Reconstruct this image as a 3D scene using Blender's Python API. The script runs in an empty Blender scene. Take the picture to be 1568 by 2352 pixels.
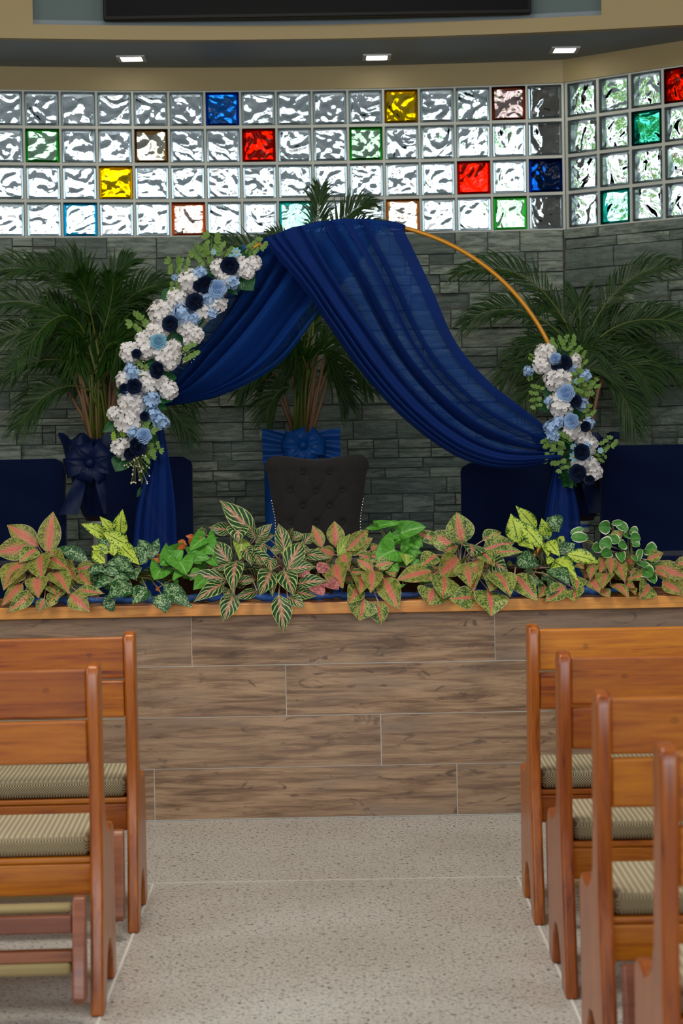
import bpy, math, random
import numpy as np
from mathutils import Vector, Matrix, Quaternion

random.seed(7); R_ = random.random
def rr(a, b): return a + (b - a) * random.random()

# ------------------------------------------------------------------ camera
W, H, F = 1568, 2352, 4573.0
CAMP = Vector((0, 0, 1.475))
yc = Vector((-30, 151, -F)).normalized()            # world +Y in camera axes
zc = Vector((-0.018, 1, 0)); zc = (zc - yc * zc.dot(yc)).normalized()
xc = yc.cross(zc)
M3 = Matrix((xc, yc, zc))                           # camera -> world (rows are world axes in camera axes)
cd = bpy.data.cameras.new('camera'); cam = bpy.data.objects.new('camera', cd)
bpy.context.scene.collection.objects.link(cam)
cd.sensor_fit = 'VERTICAL'; cd.sensor_height = 36; cd.sensor_width = 24; cd.lens = F * 36 / H
cam.matrix_world = Matrix.Translation(CAMP) @ M3.to_4x4()
cd.dof.use_dof = True; cd.dof.focus_distance = 8.3; cd.dof.aperture_fstop = 4.5
cd.clip_end = 200
SC = bpy.context.scene; SC.camera = cam
def P(px, py, Y):
    d = M3 @ Vector((px - W / 2, H / 2 - py, -F))
    return CAMP + d * (Y / d.y)
def PX(Y): return F / Y                             # pixels per metre at depth Y

# ------------------------------------------------------------------ world, exposure, lights
SC.view_settings.view_transform = 'Standard'; SC.view_settings.look = 'None'
SC.view_settings.gamma = 1; SC.view_settings.use_curve_mapping = False
SC.view_settings.exposure = 0.0
SC.cycles.caustics_reflective = False; SC.cycles.caustics_refractive = False
SC.cycles.sample_clamp_indirect = 6
w = bpy.data.worlds.new('World'); SC.world = w; w.use_nodes = True
bg = w.node_tree.nodes['Background']; bg.inputs[0].default_value = (0.86, 0.93, 1, 1); bg.inputs[1].default_value = 2.6

def area(name, loc, look, sx, sy, power, col):
    l = bpy.data.lights.new(name, 'AREA'); l.shape = 'RECTANGLE'; l.size = sx; l.size_y = sy
    l.energy = power; l.color = col
    o = bpy.data.objects.new(name, l); SC.collection.objects.link(o); o.location = loc
    o.rotation_euler = (Vector(look) - Vector(loc)).to_track_quat('-Z', 'Y').to_euler()
    return o
DAY = (0.88, 0.94, 1.0)
area('window_daylight_left', (-4.35, 4.2, 2.6), (0, 5.2, 0.8), 3.6, 1.7, 135, DAY)
area('window_daylight_right', (4.35, 4.2, 2.6), (0, 5.2, 0.8), 3.6, 1.7, 115, DAY)
area('window_daylight_back', (0, -3.8, 2.7), (0, 8, 1.0), 6.0, 2.2, 270, DAY)
area('nave_overhead_fill', (-0.4, 5.6, 4.7), (-0.4, 6.0, 0), 1.4, 1.4, 110, (1, 0.93, 0.82))  # unseen warm fill from above, added to brighten the nave and plants

# ------------------------------------------------------------------ helpers
class MB:
    def __init__(s): s.v = []; s.f = []; s.uv = []
    def add(s, vs, fs, uvs=None):
        o = len(s.v); s.v += [tuple(x) for x in vs]
        for i, f in enumerate(fs):
            s.f.append(tuple(o + k for k in f))
            s.uv.append([uvs[k] for k in f] if uvs else [(0, 0)] * len(f))
    def box(s, a, b, m=None):
        x0, y0, z0 = a; x1, y1, z1 = b
        vs = [(x0,y0,z0),(x1,y0,z0),(x1,y1,z0),(x0,y1,z0),(x0,y0,z1),(x1,y0,z1),(x1,y1,z1),(x0,y1,z1)]
        if m: vs = [m(Vector(q)) for q in vs]
        s.add(vs, [(0,3,2,1),(4,5,6,7),(0,1,5,4),(1,2,6,5),(2,3,7,6),(3,0,4,7)])
    def grid(s, pts, uv=True, closed=False):           # pts[i][j]
        n, m = len(pts), len(pts[0])
        vs = [p for r in pts for p in r]
        us = [(j / (m - 1), i / (n - 1)) for i in range(n) for j in range(m)]
        fs = [(i*m+j, i*m+j+1, (i+1)*m+j+1, (i+1)*m+j) for i in range(n-1) for j in range(m-1)]
        if closed: fs += [(i*m+m-1, i*m, (i+1)*m, (i+1)*m+m-1) for i in range(n-1)]
        s.add(vs, fs, us)
    def tube(s, pts, rad, n=6, cap=True, flat=1.0):
        pts = [Vector(p) for p in pts]; rings = []
        if not hasattr(rad, '__len__'): rad = [rad] * len(pts)
        ref = None
        for i, p in enumerate(pts):
            t = (pts[min(i+1, len(pts)-1)] - pts[max(i-1, 0)]).normalized()
            if ref is None: ref = Vector((0,0,1)) if abs(t.z) < .9 else Vector((0,1,0))
            a = t.cross(ref).normalized(); b = a.cross(t).normalized(); ref = b
            rings.append([p + (a * math.cos(k*2*math.pi/n) + b * flat * math.sin(k*2*math.pi/n)) * rad[i] for k in range(n)])
        s.grid(rings, closed=True)
        if cap:
            o = len(s.v); m = len(pts)
            s.f.append(tuple(o - n*m + k for k in range(n))[::-1]); s.uv.append([(0,0)]*n)
            s.f.append(tuple(o - n + k for k in range(n))); s.uv.append([(0,0)]*n)
    def lathe(s, prof, c, n=24, m=None):
        rings = []
        for r, z in prof:
            ring = [Vector((c[0] + r*math.cos(k*2*math.pi/n), c[1] + r*math.sin(k*2*math.pi/n), c[2] + z)) for k in range(n)]
            rings.append([m(q) for q in ring] if m else ring)
        s.grid(rings, closed=True)
    def prism(s, poly, x0, x1):                        # poly in (y,z), extruded along x
        n = len(poly)
        vs = [(x0, y, z) for y, z in poly] + [(x1, y, z) for y, z in poly]
        s.add(vs, [tuple(range(n))[::-1], tuple(range(n, 2*n))] + [(i, (i+1) % n, n+(i+1) % n, n+i) for i in range(n)])
    def ball(s, c, r, n=8, m=6):
        s.lathe([(max(1e-4, r*math.sin(math.pi*i/m)), -r*math.cos(math.pi*i/m)) for i in range(m+1)], c, n)

WL = {}
def reg(o, loc): WL[o.name] = Vector(loc)
def obj(name, mb, mat, parent=None, smooth=False, bevel=0, local=False, solid=0, at=None, seg=2):
    off = Vector((0,0,0))
    if parent is not None and not local: off = WL[parent.name]
    if at is not None: base = Vector(at)
    else: base = off
    me = bpy.data.meshes.new(name)
    me.from_pydata([tuple(Vector(v) - base) for v in mb.v], [], mb.f)
    uvl = me.uv_layers.new(name='UVMap')
    flat = [c for f in mb.uv for q in f for c in q]
    uvl.data.foreach_set('uv', flat)
    me.materials.append(mat)
    if smooth or bevel: me.polygons.foreach_set('use_smooth', [True]*len(me.polygons))
    me.update()
    o = bpy.data.objects.new(name, me); SC.collection.objects.link(o)
    if parent is not None: o.parent = parent
    o.location = base - off; WL[o.name] = base
    if solid:
        md = o.modifiers.new('solid', 'SOLIDIFY'); md.thickness = solid; md.offset = 0
    if bevel:
        md = o.modifiers.new('bevel', 'BEVEL'); md.width = bevel; md.segments = seg; md.limit_method = 'ANGLE'; md.angle_limit = 0.7
        md.harden_normals = True
    return o
def thing(name, loc, label, cat, group=None):
    o = bpy.data.objects.new(name, None); SC.collection.objects.link(o); o.location = loc
    o.empty_display_size = .1; reg(o, loc); tag(o, label, cat, group); return o
def tag(o, label, cat, group=None):
    o['label'] = label; o['category'] = cat
    if group: o['group'] = group
def struct(name, mb, mat, parent=None, **k):
    o = obj(name, mb, mat, parent, **k)
    if parent is None: o['kind'] = 'structure'
    return o
def link_copy(src, parent, loc=None, rot=None, scale=None):
    c = src.copy(); SC.collection.objects.link(c); c.parent = parent
    if loc is not None: c.location = loc
    if rot is not None: c.rotation_euler = rot
    if scale is not None: c.scale = scale
    return c

# ------------------------------------------------------------------ materials
def newmat(name):
    m = bpy.data.materials.new(name); m.use_nodes = True; nt = m.node_tree
    b = nt.nodes['Principled BSDF']; return m, nt, b, nt.nodes['Material Output']
def N(nt, t, **kw):
    n = nt.nodes.new('ShaderNode' + t)
    for k, v in kw.items():
        if k.startswith('_'): setattr(n, k[1:], v)
        else:
            key = int(k[1:]) if k[0] == 'i' and k[1:].isdigit() else k
            if hasattr(v, 'links') or isinstance(v, bpy.types.NodeSocket): nt.links.new(v, n.inputs[key])
            else: n.inputs[key].default_value = v
    return n
def math_(nt, op, a, b=0.0, c=0.0):
    n = N(nt, 'Math', _operation=op)
    for i, v in enumerate((a, b, c)):
        if isinstance(v, bpy.types.NodeSocket): nt.links.new(v, n.inputs[i])
        else: n.inputs[i].default_value = v
    return n.outputs[0]
def c4(c): return (*c, 1) if len(c) == 3 else c
def mix(nt, f, a, b):
    n = nt.nodes.new('ShaderNodeMix'); n.data_type = 'RGBA'
    for i, v in ((0, f), (6, a), (7, b)):
        if isinstance(v, bpy.types.NodeSocket): nt.links.new(v, n.inputs[i])
        else: n.inputs[i].default_value = v if i == 0 else c4(v)
    return n.outputs[2]
def step(nt, v, lo, hi, a=0., b=1.):
    n = N(nt, 'MapRange', i0=v, i1=lo, i2=hi, i3=a, i4=b); n.interpolation_type = 'SMOOTHSTEP'; return n.outputs[0]
def coords(nt, scale=(1,1,1), rnd=0.0, what='Object'):
    tc = N(nt, 'TexCoord'); v = tc.outputs[what]
    if rnd == 'island':
        g = N(nt, 'NewGeometry'); s = math_(nt, 'MULTIPLY', g.outputs['Random Per Island'], 37.0)
        cx = N(nt, 'CombineXYZ', i0=s, i1=s, i2=s); v = N(nt, 'VectorMath', _operation='ADD', i0=v, i1=cx.outputs[0]).outputs[0]
    elif rnd == 'object':
        g = N(nt, 'ObjectInfo'); s = math_(nt, 'MULTIPLY', g.outputs['Random'], 37.0)
        cx = N(nt, 'CombineXYZ', i0=s, i1=s, i2=s); v = N(nt, 'VectorMath', _operation='ADD', i0=v, i1=cx.outputs[0]).outputs[0]
    return N(nt, 'Mapping', i0=v, Scale=scale).outputs[0]
def noise(nt, v, s, d=4, r=.55, dist=0.):
    return N(nt, 'TexNoise', Vector=v, Scale=s, Detail=d, Roughness=r, Distortion=dist).outputs[0]
def bump(nt, h, strength, dist, b):
    n = N(nt, 'Bump', Height=h, Strength=strength, Distance=dist); nt.links.new(n.outputs[0], b.inputs['Normal']); return n
def plain(name, col, rough=.5, metal=0, spec=.5, sheen=0, coat=0):
    m, nt, b, o = newmat(name)
    b.inputs['Base Color'].default_value = c4(col); b.inputs['Roughness'].default_value = rough
    b.inputs['Metallic'].default_value = metal; b.inputs['Specular IOR Level'].default_value = spec
    b.inputs['Sheen Weight'].default_value = sheen; b.inputs['Coat Weight'].default_value = coat
    return m
def wood(name, c1, c2, c3, sc, rough=.28, coat=.4, varied=True):
    m, nt, b, o = newmat(name)
    v = coords(nt, sc, 'object')
    n1 = noise(nt, v, 2.2, 5, .6, 1.2); n2 = noise(nt, v, 14, 3, .6, .4)
    g = math_(nt, 'MULTIPLY_ADD', n2, .35, n1)
    c = mix(nt, step(nt, g, .45, .85), c1, c2); c = mix(nt, step(nt, g, .72, .95), c, c3)
    if varied:
        oi = N(nt, 'ObjectInfo'); h = N(nt, 'HueSaturation', Hue=.5, Saturation=1., Color=c)
        nt.links.new(math_(nt, 'MULTIPLY_ADD', oi.outputs['Random'], .45, .70), h.inputs['Value'])
        nt.links.new(math_(nt, 'MULTIPLY_ADD', oi.outputs['Random'], .014, .492), h.inputs['Hue']); c = h.outputs[0]
    nt.links.new(c, b.inputs['Base Color']); b.inputs['Roughness'].default_value = rough
    b.inputs['Coat Weight'].default_value = coat; b.inputs['Coat Roughness'].default_value = .18
    bump(nt, n2, .08, .002, b); return m

M = {}
M['pew_x'] = wood('varnished_pine_rail', (.53,.168,.004), (.37,.088,.002), (.14,.024,.002), (1.0, 16, 16), .33, .12)
M['pew_z'] = wood('varnished_pine_upright', (.44,.118,.003), (.30,.062,.002), (.13,.022,.002), (16, 12, 1.0), .32, .15)
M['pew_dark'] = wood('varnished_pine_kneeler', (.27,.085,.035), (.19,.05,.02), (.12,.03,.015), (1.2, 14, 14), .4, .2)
M['board'] = wood('ledge_oak', (.78,.36,.085), (.62,.24,.045), (.47,.155,.028), (1.0, 18, 18), .25, .5, False)
M['navy'] = plain('navy_velvet', (.0015,.006,.030), .9, 0, .08, .06)
M['white'] = plain('painted_white', (.62,.62,.6), .5)
M['black'] = plain('black_plastic', (.008,.008,.009), .5, 0, .2)
M['screen'] = plain('black_screen', (.004,.004,.005), .5, 0, .1)
M['pot'] = plain('nursery_pot', (.03,.012,.01), .6)
M['soil'] = plain('potting_soil', (.02,.012,.008), .95)
M['gold'] = plain('gold_painted_metal', (.62,.27,.022), .38, .35, .5)
M['steel'] = plain('nailhead_metal', (.8,.78,.74), .25, 1)
M['grout'] = plain('grout_strip', (.62,.60,.54), .7)
M['bluefoil'] = plain('blue_ribbon', (.01,.10,.42), .5)
M['copper'] = plain('copper_wire', (.5,.2,.1), .3, 1)
M['hole'] = plain('dark_hole', (.01,.006,.004), .9)

def fabric(name, col, alpha, rough=.8, trans=.25, tint=(.55,.7,1)):
    m, nt, b, o = newmat(name)
    v = coords(nt, (1,1,1)); n1 = noise(nt, v, 6, 3)
    c = mix(nt, n1, tuple(x*.8 for x in col), tuple(min(1, x*1.25) for x in col))
    nt.links.new(c, b.inputs['Base Color']); b.inputs['Roughness'].default_value = rough
    b.inputs['Sheen Weight'].default_value = .0; b.inputs['Specular IOR Level'].default_value = .2
    t = N(nt, 'BsdfTranslucent', Color=c); ms = N(nt, 'MixShader', i0=trans, i1=b.outputs[0], i2=t.outputs[0])
    last = ms.outputs[0]
    if alpha > 0:
        tr = N(nt, 'BsdfTransparent', Color=c4(tint))
        lw = N(nt, 'LayerWeight', Blend=.35); f = math_(nt, 'SUBTRACT', 1, lw.outputs['Facing'])
        f = math_(nt, 'MULTIPLY', math_(nt, 'POWER', f, .7), alpha)
        ms2 = N(nt, 'MixShader', i0=f, i1=last, i2=tr.outputs[0]); last = ms2.outputs[0]
    nt.links.new(last, o.inputs[0]); return m
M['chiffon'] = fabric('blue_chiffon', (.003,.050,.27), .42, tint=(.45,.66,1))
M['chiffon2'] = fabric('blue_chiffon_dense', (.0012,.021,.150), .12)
M['satin'] = fabric('blue_satin', (.003,.06,.26), 0, .38, .1)
M['organza'] = fabric('navy_organza', (.003,.011,.055), .12, .45, .1)

def leafmat(name, dark, light, midc, rimc, thr=(.45,.55), sc=170, midw=.13, stripes=0, pinkspread=0., flush=None, trans=.22, vein=0, rimw=.95, patch=0):
    m, nt, b, o = newmat(name)
    uv = N(nt, 'UVMap', _uv_map='UVMap'); sp = N(nt, 'SeparateXYZ', i0=uv.outputs[0])
    a = math_(nt, 'ABSOLUTE', math_(nt, 'MULTIPLY_ADD', sp.outputs[0], 2., -1.))
    v = coords(nt, (1,1,1), 'island'); n1 = noise(nt, v, sc, 3, .6); n2 = noise(nt, v, sc*.22, 3)
    if stripes:
        ph = math_(nt, 'MULTIPLY_ADD', sp.outputs[1], stripes, math_(nt, 'MULTIPLY', a, -stripes*.42))
        ph = math_(nt, 'ADD', ph, math_(nt, 'MULTIPLY', n2, 3.0))
        sv = math_(nt, 'ABSOLUTE', math_(nt, 'SINE', ph)); sv = math_(nt, 'ADD', sv, math_(nt, 'MULTIPLY_ADD', n1, .7, -.35))
        k = step(nt, sv, thr[0], thr[1], 1., 0.)
    else:
        x = math_(nt, 'ADD', n1, math_(nt, 'MULTIPLY_ADD', n2, .5, -.25))
        if patch: x = math_(nt, 'ADD', x, math_(nt, 'MULTIPLY_ADD', a, -patch, patch*.5))
        k = step(nt, x, thr[0], thr[1])
    c = mix(nt, k, dark, light)
    g = N(nt, 'NewGeometry')
    if flush:
        fl = step(nt, math_(nt, 'ADD', math_(nt, 'ADD', a, math_(nt, 'MULTIPLY', n2, .5)), math_(nt, 'MULTIPLY', g.outputs['Random Per Island'], -.35)), pinkspread, pinkspread+.45, .85, 0.)
        c = mix(nt, fl, c, flush)
    if vein:
        ph = math_(nt, 'SINE', math_(nt, 'MULTIPLY_ADD', sp.outputs[1], vein, math_(nt, 'MULTIPLY', a, -vein*.5)))
        c = mix(nt, step(nt, ph, .93, 1., 0., .5), c, midc)
    c = mix(nt, step(nt, math_(nt, 'ADD', a, math_(nt, 'MULTIPLY_ADD', n1, .55, -.27)), midw*.2, midw*1.9, .62, 0.), c, midc)
    c = mix(nt, step(nt, a, .03, .075, .8, 0.), c, midc)
    if rimw < .94: a2 = math_(nt, 'ADD', a, math_(nt, 'MULTIPLY_ADD', n2, .2, -.1))
    else: a2 = a
    c = mix(nt, step(nt, a2, rimw-.03, rimw), c, rimc)
    nt.links.new(c, b.inputs['Base Color']); b.inputs['Roughness'].default_value = .38
    b.inputs['Specular IOR Level'].default_value = .35
    ph2 = math_(nt, 'SINE', math_(nt, 'MULTIPLY_ADD', sp.outputs[1], 42, math_(nt, 'MULTIPLY', a, -20)))
    bump(nt, ph2, .25, .002, b)
    t = N(nt, 'BsdfTranslucent', Color=c); ms = N(nt, 'MixShader', i0=trans, i1=b.outputs[0], i2=t.outputs[0])
    nt.links.new(ms.outputs[0], o.inputs[0]); return m
PINK = (.72,.10,.11)
M['l_pink'] = leafmat('leaf_pink_aglaonema', (.07,.14,.02), (.36,.36,.08), PINK, (.40,.30,.13), (.44,.56), 230, .07, 0, .22, (.56,.20,.12))
M['l_pinkgreen'] = leafmat('leaf_pink_green_aglaonema', (.025,.10,.018), (.38,.42,.10), PINK, (.44,.40,.18), (.44,.56), 200, .08, 0, .05, (.60,.24,.15))
M['l_lime'] = leafmat('leaf_lime_speckled', (.02,.10,.012), (.55,.68,.09), (.03,.14,.02), (.04,.15,.02), (.39,.46), 170, .06, 0, patch=.20)
M['l_silver'] = leafmat('leaf_silver_speckled', (.012,.075,.02), (.34,.50,.26), (.02,.10,.03), (.02,.10,.02), (.50,.58), 190, .07, 0, patch=.1)
M['l_stripe'] = leafmat('leaf_striped_aglaonema', (.010,.065,.018), (.52,.58,.22), (.62,.27,.20), (.45,.45,.2), (.30,.46), 120, .17, 17)
M['l_plain'] = leafmat('leaf_plain_arrowhead', (.06,.26,.02), (.12,.38,.05), (.28,.55,.16), (.08,.3,.03), (.3,.7), 30, .05, vein=24)
M['l_white'] = leafmat('leaf_white_edged', (.035,.19,.03), (.07,.27,.04), (.12,.33,.07), (.75,.78,.6), (.3,.7), 60, .05, vein=26, rimw=.84)
M['l_orange'] = leafmat('leaf_orange', (.50,.10,.02), (.62,.18,.04), (.62,.22,.06), (.4,.08,.03), (.3,.7), 60, .1)
M['l_rex'] = leafmat('leaf_dusky_rose', (.20,.05,.05), (.55,.20,.20), (.3,.08,.07), (.2,.06,.04), (.35,.6), 120, .1)
M['l_yellow'] = leafmat('leaf_yellow_green', (.25,.38,.05), (.42,.55,.12), (.62,.62,.3), (.3,.42,.1), (.4,.55), 150, .1, 14)
M['l_silk'] = leafmat('leaf_silk_dark_green', (.008,.07,.02), (.02,.12,.035), (.03,.15,.05), (.02,.1,.03), (.3,.7), 30, .05, vein=22)
M['l_sprig'] = leafmat('leaf_sprig', (.12,.24,.04), (.20,.34,.07), (.22,.38,.1), (.12,.25,.05), (.3,.7), 60, .06)
M['l_lime2'] = leafmat('leaf_lime_succulent', (.20,.36,.03), (.34,.48,.06), (.3,.45,.06), (.2,.3,.04), (.3,.7), 60, .06)
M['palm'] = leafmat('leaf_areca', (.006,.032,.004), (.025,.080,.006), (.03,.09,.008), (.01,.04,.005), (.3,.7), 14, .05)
M['l_tree'] = leafmat('leaf_outdoor_tree', (.07,.36,.03), (.20,.60,.07), (.2,.5,.08), (.1,.4,.05), (.3,.7), 30, .05, trans=.55)
M['rachis'] = plain('palm_rachis', (.09,.12,.015), .5)
M['stem'] = plain('plant_stem', (.16,.17,.05), .5)
M['stem_pink'] = plain('plant_petiole_pink', (.42,.30,.22), .5)
M['cane'] = plain('palm_cane', (.22,.17,.03), .5)
M['cane_brown'] = plain('palm_cane_brown', (.20,.11,.05), .6)

def petalmat(name, c1, c2, rough=.7):
    m, nt, b, o = newmat(name); v = coords(nt, (1,1,1), 'island'); n = noise(nt, v, 5, 2)
    c = mix(nt, n, c1, c2); nt.links.new(c, b.inputs['Base Color']); b.inputs['Roughness'].default_value = rough
    b.inputs['Specular IOR Level'].default_value = .25
    t = N(nt, 'BsdfTranslucent', Color=c); ms = N(nt, 'MixShader', i0=.2, i1=b.outputs[0], i2=t.outputs[0])
    nt.links.new(ms.outputs[0], o.inputs[0]); return m
M['p_white'] = petalmat('petal_white', (.90,.88,.87), (.82,.80,.80))
M['p_blue'] = petalmat('petal_pale_blue', (.30,.50,.80), (.48,.64,.86))
M['p_cyan'] = petalmat('petal_sky_blue', (.20,.48,.66), (.36,.62,.78))
M['p_navy'] = petalmat('petal_navy', (.006,.014,.045), (.014,.028,.08), .6)
M['p_yellow'] = plain('flower_centre_yellow', (.75,.42,.03), .6)
M['p_cream'] = plain('bud_cream', (.75,.74,.52), .6)

# surfaces
m, nt, b, o = newmat('slate_stone'); M['slate'] = m
v = coords(nt, (1,1,1), 'island'); v2 = coords(nt, (1.5,1.5,9), 'island')
g = N(nt, 'NewGeometry').outputs['Random Per Island']
n1 = noise(nt, v2, 5, 6, .65, .6); n2 = noise(nt, v, 30, 4, .65); n3 = noise(nt, v, 3, 3)
c = mix(nt, g, (.15,.195,.17), (.40,.455,.37)); c = mix(nt, step(nt, n1, .35, .7), c, (.095,.13,.11))
c = mix(nt, step(nt, n2, .62, .75, 0., .35), c, (.45,.46,.36)); c = mix(nt, step(nt, n3, .6, .8, 0., .3), c, (.30,.28,.19))
nt.links.new(c, b.inputs['Base Color']); b.inputs['Roughness'].default_value = .62
bump(nt, math_(nt, 'MULTIPLY_ADD', n1, 1.6, n2), .9, .012, b)

m, nt, b, o = newmat('wood_look_tile'); M['tile'] = m
g = N(nt, 'NewGeometry').outputs['Random Per Island']
n0 = noise(nt, coords(nt, (.9,.9,5), 'island'), 1.3, 3, .5, .5); n1 = noise(nt, coords(nt, (1.3,1.3,16), 'island'), 2.6, 7, .66, .55)
n2 = noise(nt, coords(nt, (3,3,110), 'island'), 5, 4, .65); n3 = noise(nt, coords(nt, (2.2,2.2,7), 'island'), 2.0, 4, .55, 2.2)
c = mix(nt, step(nt, n1, .34, .66), (.14,.070,.034), (.42,.265,.150)); c = mix(nt, step(nt, n0, .46, .66, 0., .75), c, (.25,.175,.125))
c = mix(nt, step(nt, n3, .60, .70, 0., .8), c, (.055,.028,.016)); c = mix(nt, step(nt, n1, .30, .38, .8, 0.), c, (.075,.042,.026))
c = mix(nt, step(nt, n2, .50, .72, 0., .5), c, (.08,.045,.026))
c = mix(nt, math_(nt, 'MULTIPLY', g, .3), c, (.25,.175,.125))
nt.links.new(c, b.inputs['Base Color']); b.inputs['Roughness'].default_value = .45; bump(nt, n2, .1, .001, b)

m, nt, b, o = newmat('terrazzo'); M['floor'] = m
v = coords(nt, (1,1,1))
n1 = noise(nt, v, 105, 2, .6); n2 = noise(nt, v, 210, 2, .6); n3 = noise(nt, v, 1.6, 4, .6, .4); n4 = noise(nt, v, 62, 2, .5)
c = mix(nt, step(nt, n3, .3, .75), (.50,.485,.445), (.40,.375,.33))
c = mix(nt, step(nt, n2, .42, .60, 0., .7), c, (.62,.61,.58))
c = mix(nt, step(nt, n1, .54, .61, 0., .75), c, (.20,.18,.165)); c = mix(nt, step(nt, n4, .61, .66, 0., .9), c, (.06,.055,.06))
nt.links.new(c, b.inputs['Base Color']); b.inputs['Roughness'].default_value = .30; b.inputs['Specular IOR Level'].default_value = .4

def paint(name, col, rough=.6):
    m, nt, b, o = newmat(name); v = coords(nt); n = noise(nt, v, 2.5, 4); n2 = noise(nt, v, 140, 2)
    c = mix(nt, n, tuple(x*.93 for x in col), tuple(x*1.06 for x in col)); nt.links.new(c, b.inputs['Base Color'])
    b.inputs['Roughness'].default_value = rough; bump(nt, n2, .12, .002, b); return m
M['yellow'] = paint('cream_yellow_paint', (.38,.295,.14)); M['grey'] = paint('grey_blue_paint', (.23,.28,.31))
M['niche'] = paint('blue_green_grey_paint', (.10,.15,.15)); M['ceil'] = paint('ceiling_white', (.6,.6,.57))
M['joint'] = paint('stone_joint', (.06,.065,.055)); M['mortar'] = paint('mortar_pale', (.60,.62,.56)); M['ext'] = paint('exterior_grey', (.28,.25,.22))

m, nt, b, o = newmat('olive_check_cloth'); M['cushion'] = m
v = coords(nt, (1,1,1)); ck = N(nt, 'TexChecker', Vector=v, Scale=250., Color1=(.46,.37,.21,1), Color2=(.020,.012,.007,1))
tc = N(nt, 'TexCoord'); sy = N(nt, 'SeparateXYZ', i0=tc.outputs['Object'])
st = math_(nt, 'SINE', math_(nt, 'MULTIPLY', sy.outputs[0], 430.)); geo = N(nt, 'NewGeometry'); nz = N(nt, 'SeparateXYZ', i0=geo.outputs['Normal'])
topc = mix(nt, step(nt, st, -.3, .8), (.27,.215,.125), (.46,.41,.28))
c = mix(nt, step(nt, nz.outputs[2], .75, .95), ck.outputs[0], topc)
nt.links.new(c, b.inputs['Base Color']); b.inputs['Roughness'].default_value = .9
M['pad'] = plain('tan_kneeler_pad', (.30,.23,.10), .85)
m, nt, b, o = newmat('charcoal_velvet'); M['charcoal'] = m
n = noise(nt, coords(nt), 40, 3); c = mix(nt, n, (.010,.009,.009), (.022,.019,.019)); nt.links.new(c, b.inputs['Base Color'])
b.inputs['Roughness'].default_value = .85; b.inputs['Sheen Weight'].default_value = .12; b.inputs['Specular IOR Level'].default_value = .2

def emit(name, col, s):
    m, nt, b, o = newmat(name); b.inputs['Emission Color'].default_value = c4(col); b.inputs['Emission Strength'].default_value = s
    b.inputs['Base Color'].default_value = (.8,.8,.8,1); return m
M['led'] = emit('led_panel', (1,.98,.86), 14)

def glassmat(name, col, full):
    m, nt, b, o = newmat(name)
    v = coords(nt, (1,1,1)); oi = N(nt, 'ObjectInfo')
    r = math_(nt, 'MULTIPLY', oi.outputs['Random'], 1.2); cx = N(nt, 'CombineXYZ', i0=r, i1=r, i2=r)
    v = N(nt, 'VectorMath', _operation='ADD', i0=v, i1=cx.outputs[0]).outputs[0]
    h = noise(nt, v, 6.5, 0, .4, 2.6); h2 = noise(nt, v, 20, 1, .5, 1.)
    hh = math_(nt, 'MULTIPLY_ADD', h2, .16, h)
    bp = N(nt, 'Bump', Height=hh, Strength=1., Distance=.034)
    gl = N(nt, 'BsdfRefraction', Color=c4(col), Roughness=.0, IOR=1.4, Normal=bp.outputs[0])
    gs = N(nt, 'BsdfGlossy', Color=(1,1,1,1), Roughness=.08, Normal=bp.outputs[0])
    fr = N(nt, 'LayerWeight', Blend=.2)
    ms = N(nt, 'MixShader', i0=math_(nt, 'MULTIPLY', fr.outputs['Fresnel'], .6), i1=gl.outputs[0], i2=gs.outputs[0])
    nt.links.new(ms.outputs[0], o.inputs[0]); return m
def rimmat(name, col):
    m, nt, b, o = newmat(name)
    gl = N(nt, 'BsdfGlass', Color=c4(col), Roughness=.3, IOR=1.12); t = N(nt, 'BsdfTranslucent', Color=c4(col))
    ms = N(nt, 'MixShader', i0=.35, i1=gl.outputs[0], i2=t.outputs[0]); nt.links.new(ms.outputs[0], o.inputs[0]); return m
GC = {'clear': ((.93,.96,.97), (.88,.96,.98)), 'green': ((.72,.88,.72), (.10,.55,.12)), 'brown': ((.80,.76,.68), (.30,.18,.06)),
      'rust': ((.92,.80,.74), (.62,.20,.06)), 'cyan': ((.88,.97,1.), (.03,.50,.70)), 'teal': ((.70,.95,.88), (.02,.55,.50)),
      'blue': ((.10,.42,.82), (.01,.20,.70)), 'deepblue': ((.05,.30,.70), (.01,.12,.45)), 'yellow': ((1.,.78,.01), (.70,.48,.01)),
      'red': ((.95,.09,.012), (.55,.02,.01)), 'tealfull': ((.25,.75,.62), (.01,.35,.35)), 'mauve': ((.74,.62,.60), (.35,.12,.07)), 'orange': ((.97,.93,.88), (.60,.30,.10))}
GM = {k: (glassmat('glass_'+k, a, 1), rimmat('glass_rim_'+k, bb)) for k, (a, bb) in GC.items()}

# ------------------------------------------------------------------ structure: floor, ledge, stage
mb = MB(); mb.box((-4.5,-4,-.1), (4.5,7.97,0)); struct('floor', mb, M['floor'])
mb = MB()
for x0, x1, y0, y1 in ((-.625,-.617,-4,6.73), (.612,.620,-4,6.73), (-4.5,4.5,6.726,6.734)):
    mb.box((x0,y0,0), (x1,y1,.0012))
struct('trim_1', mb, M['grout'])                     # pale divider strips set in the terrazzo

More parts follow.
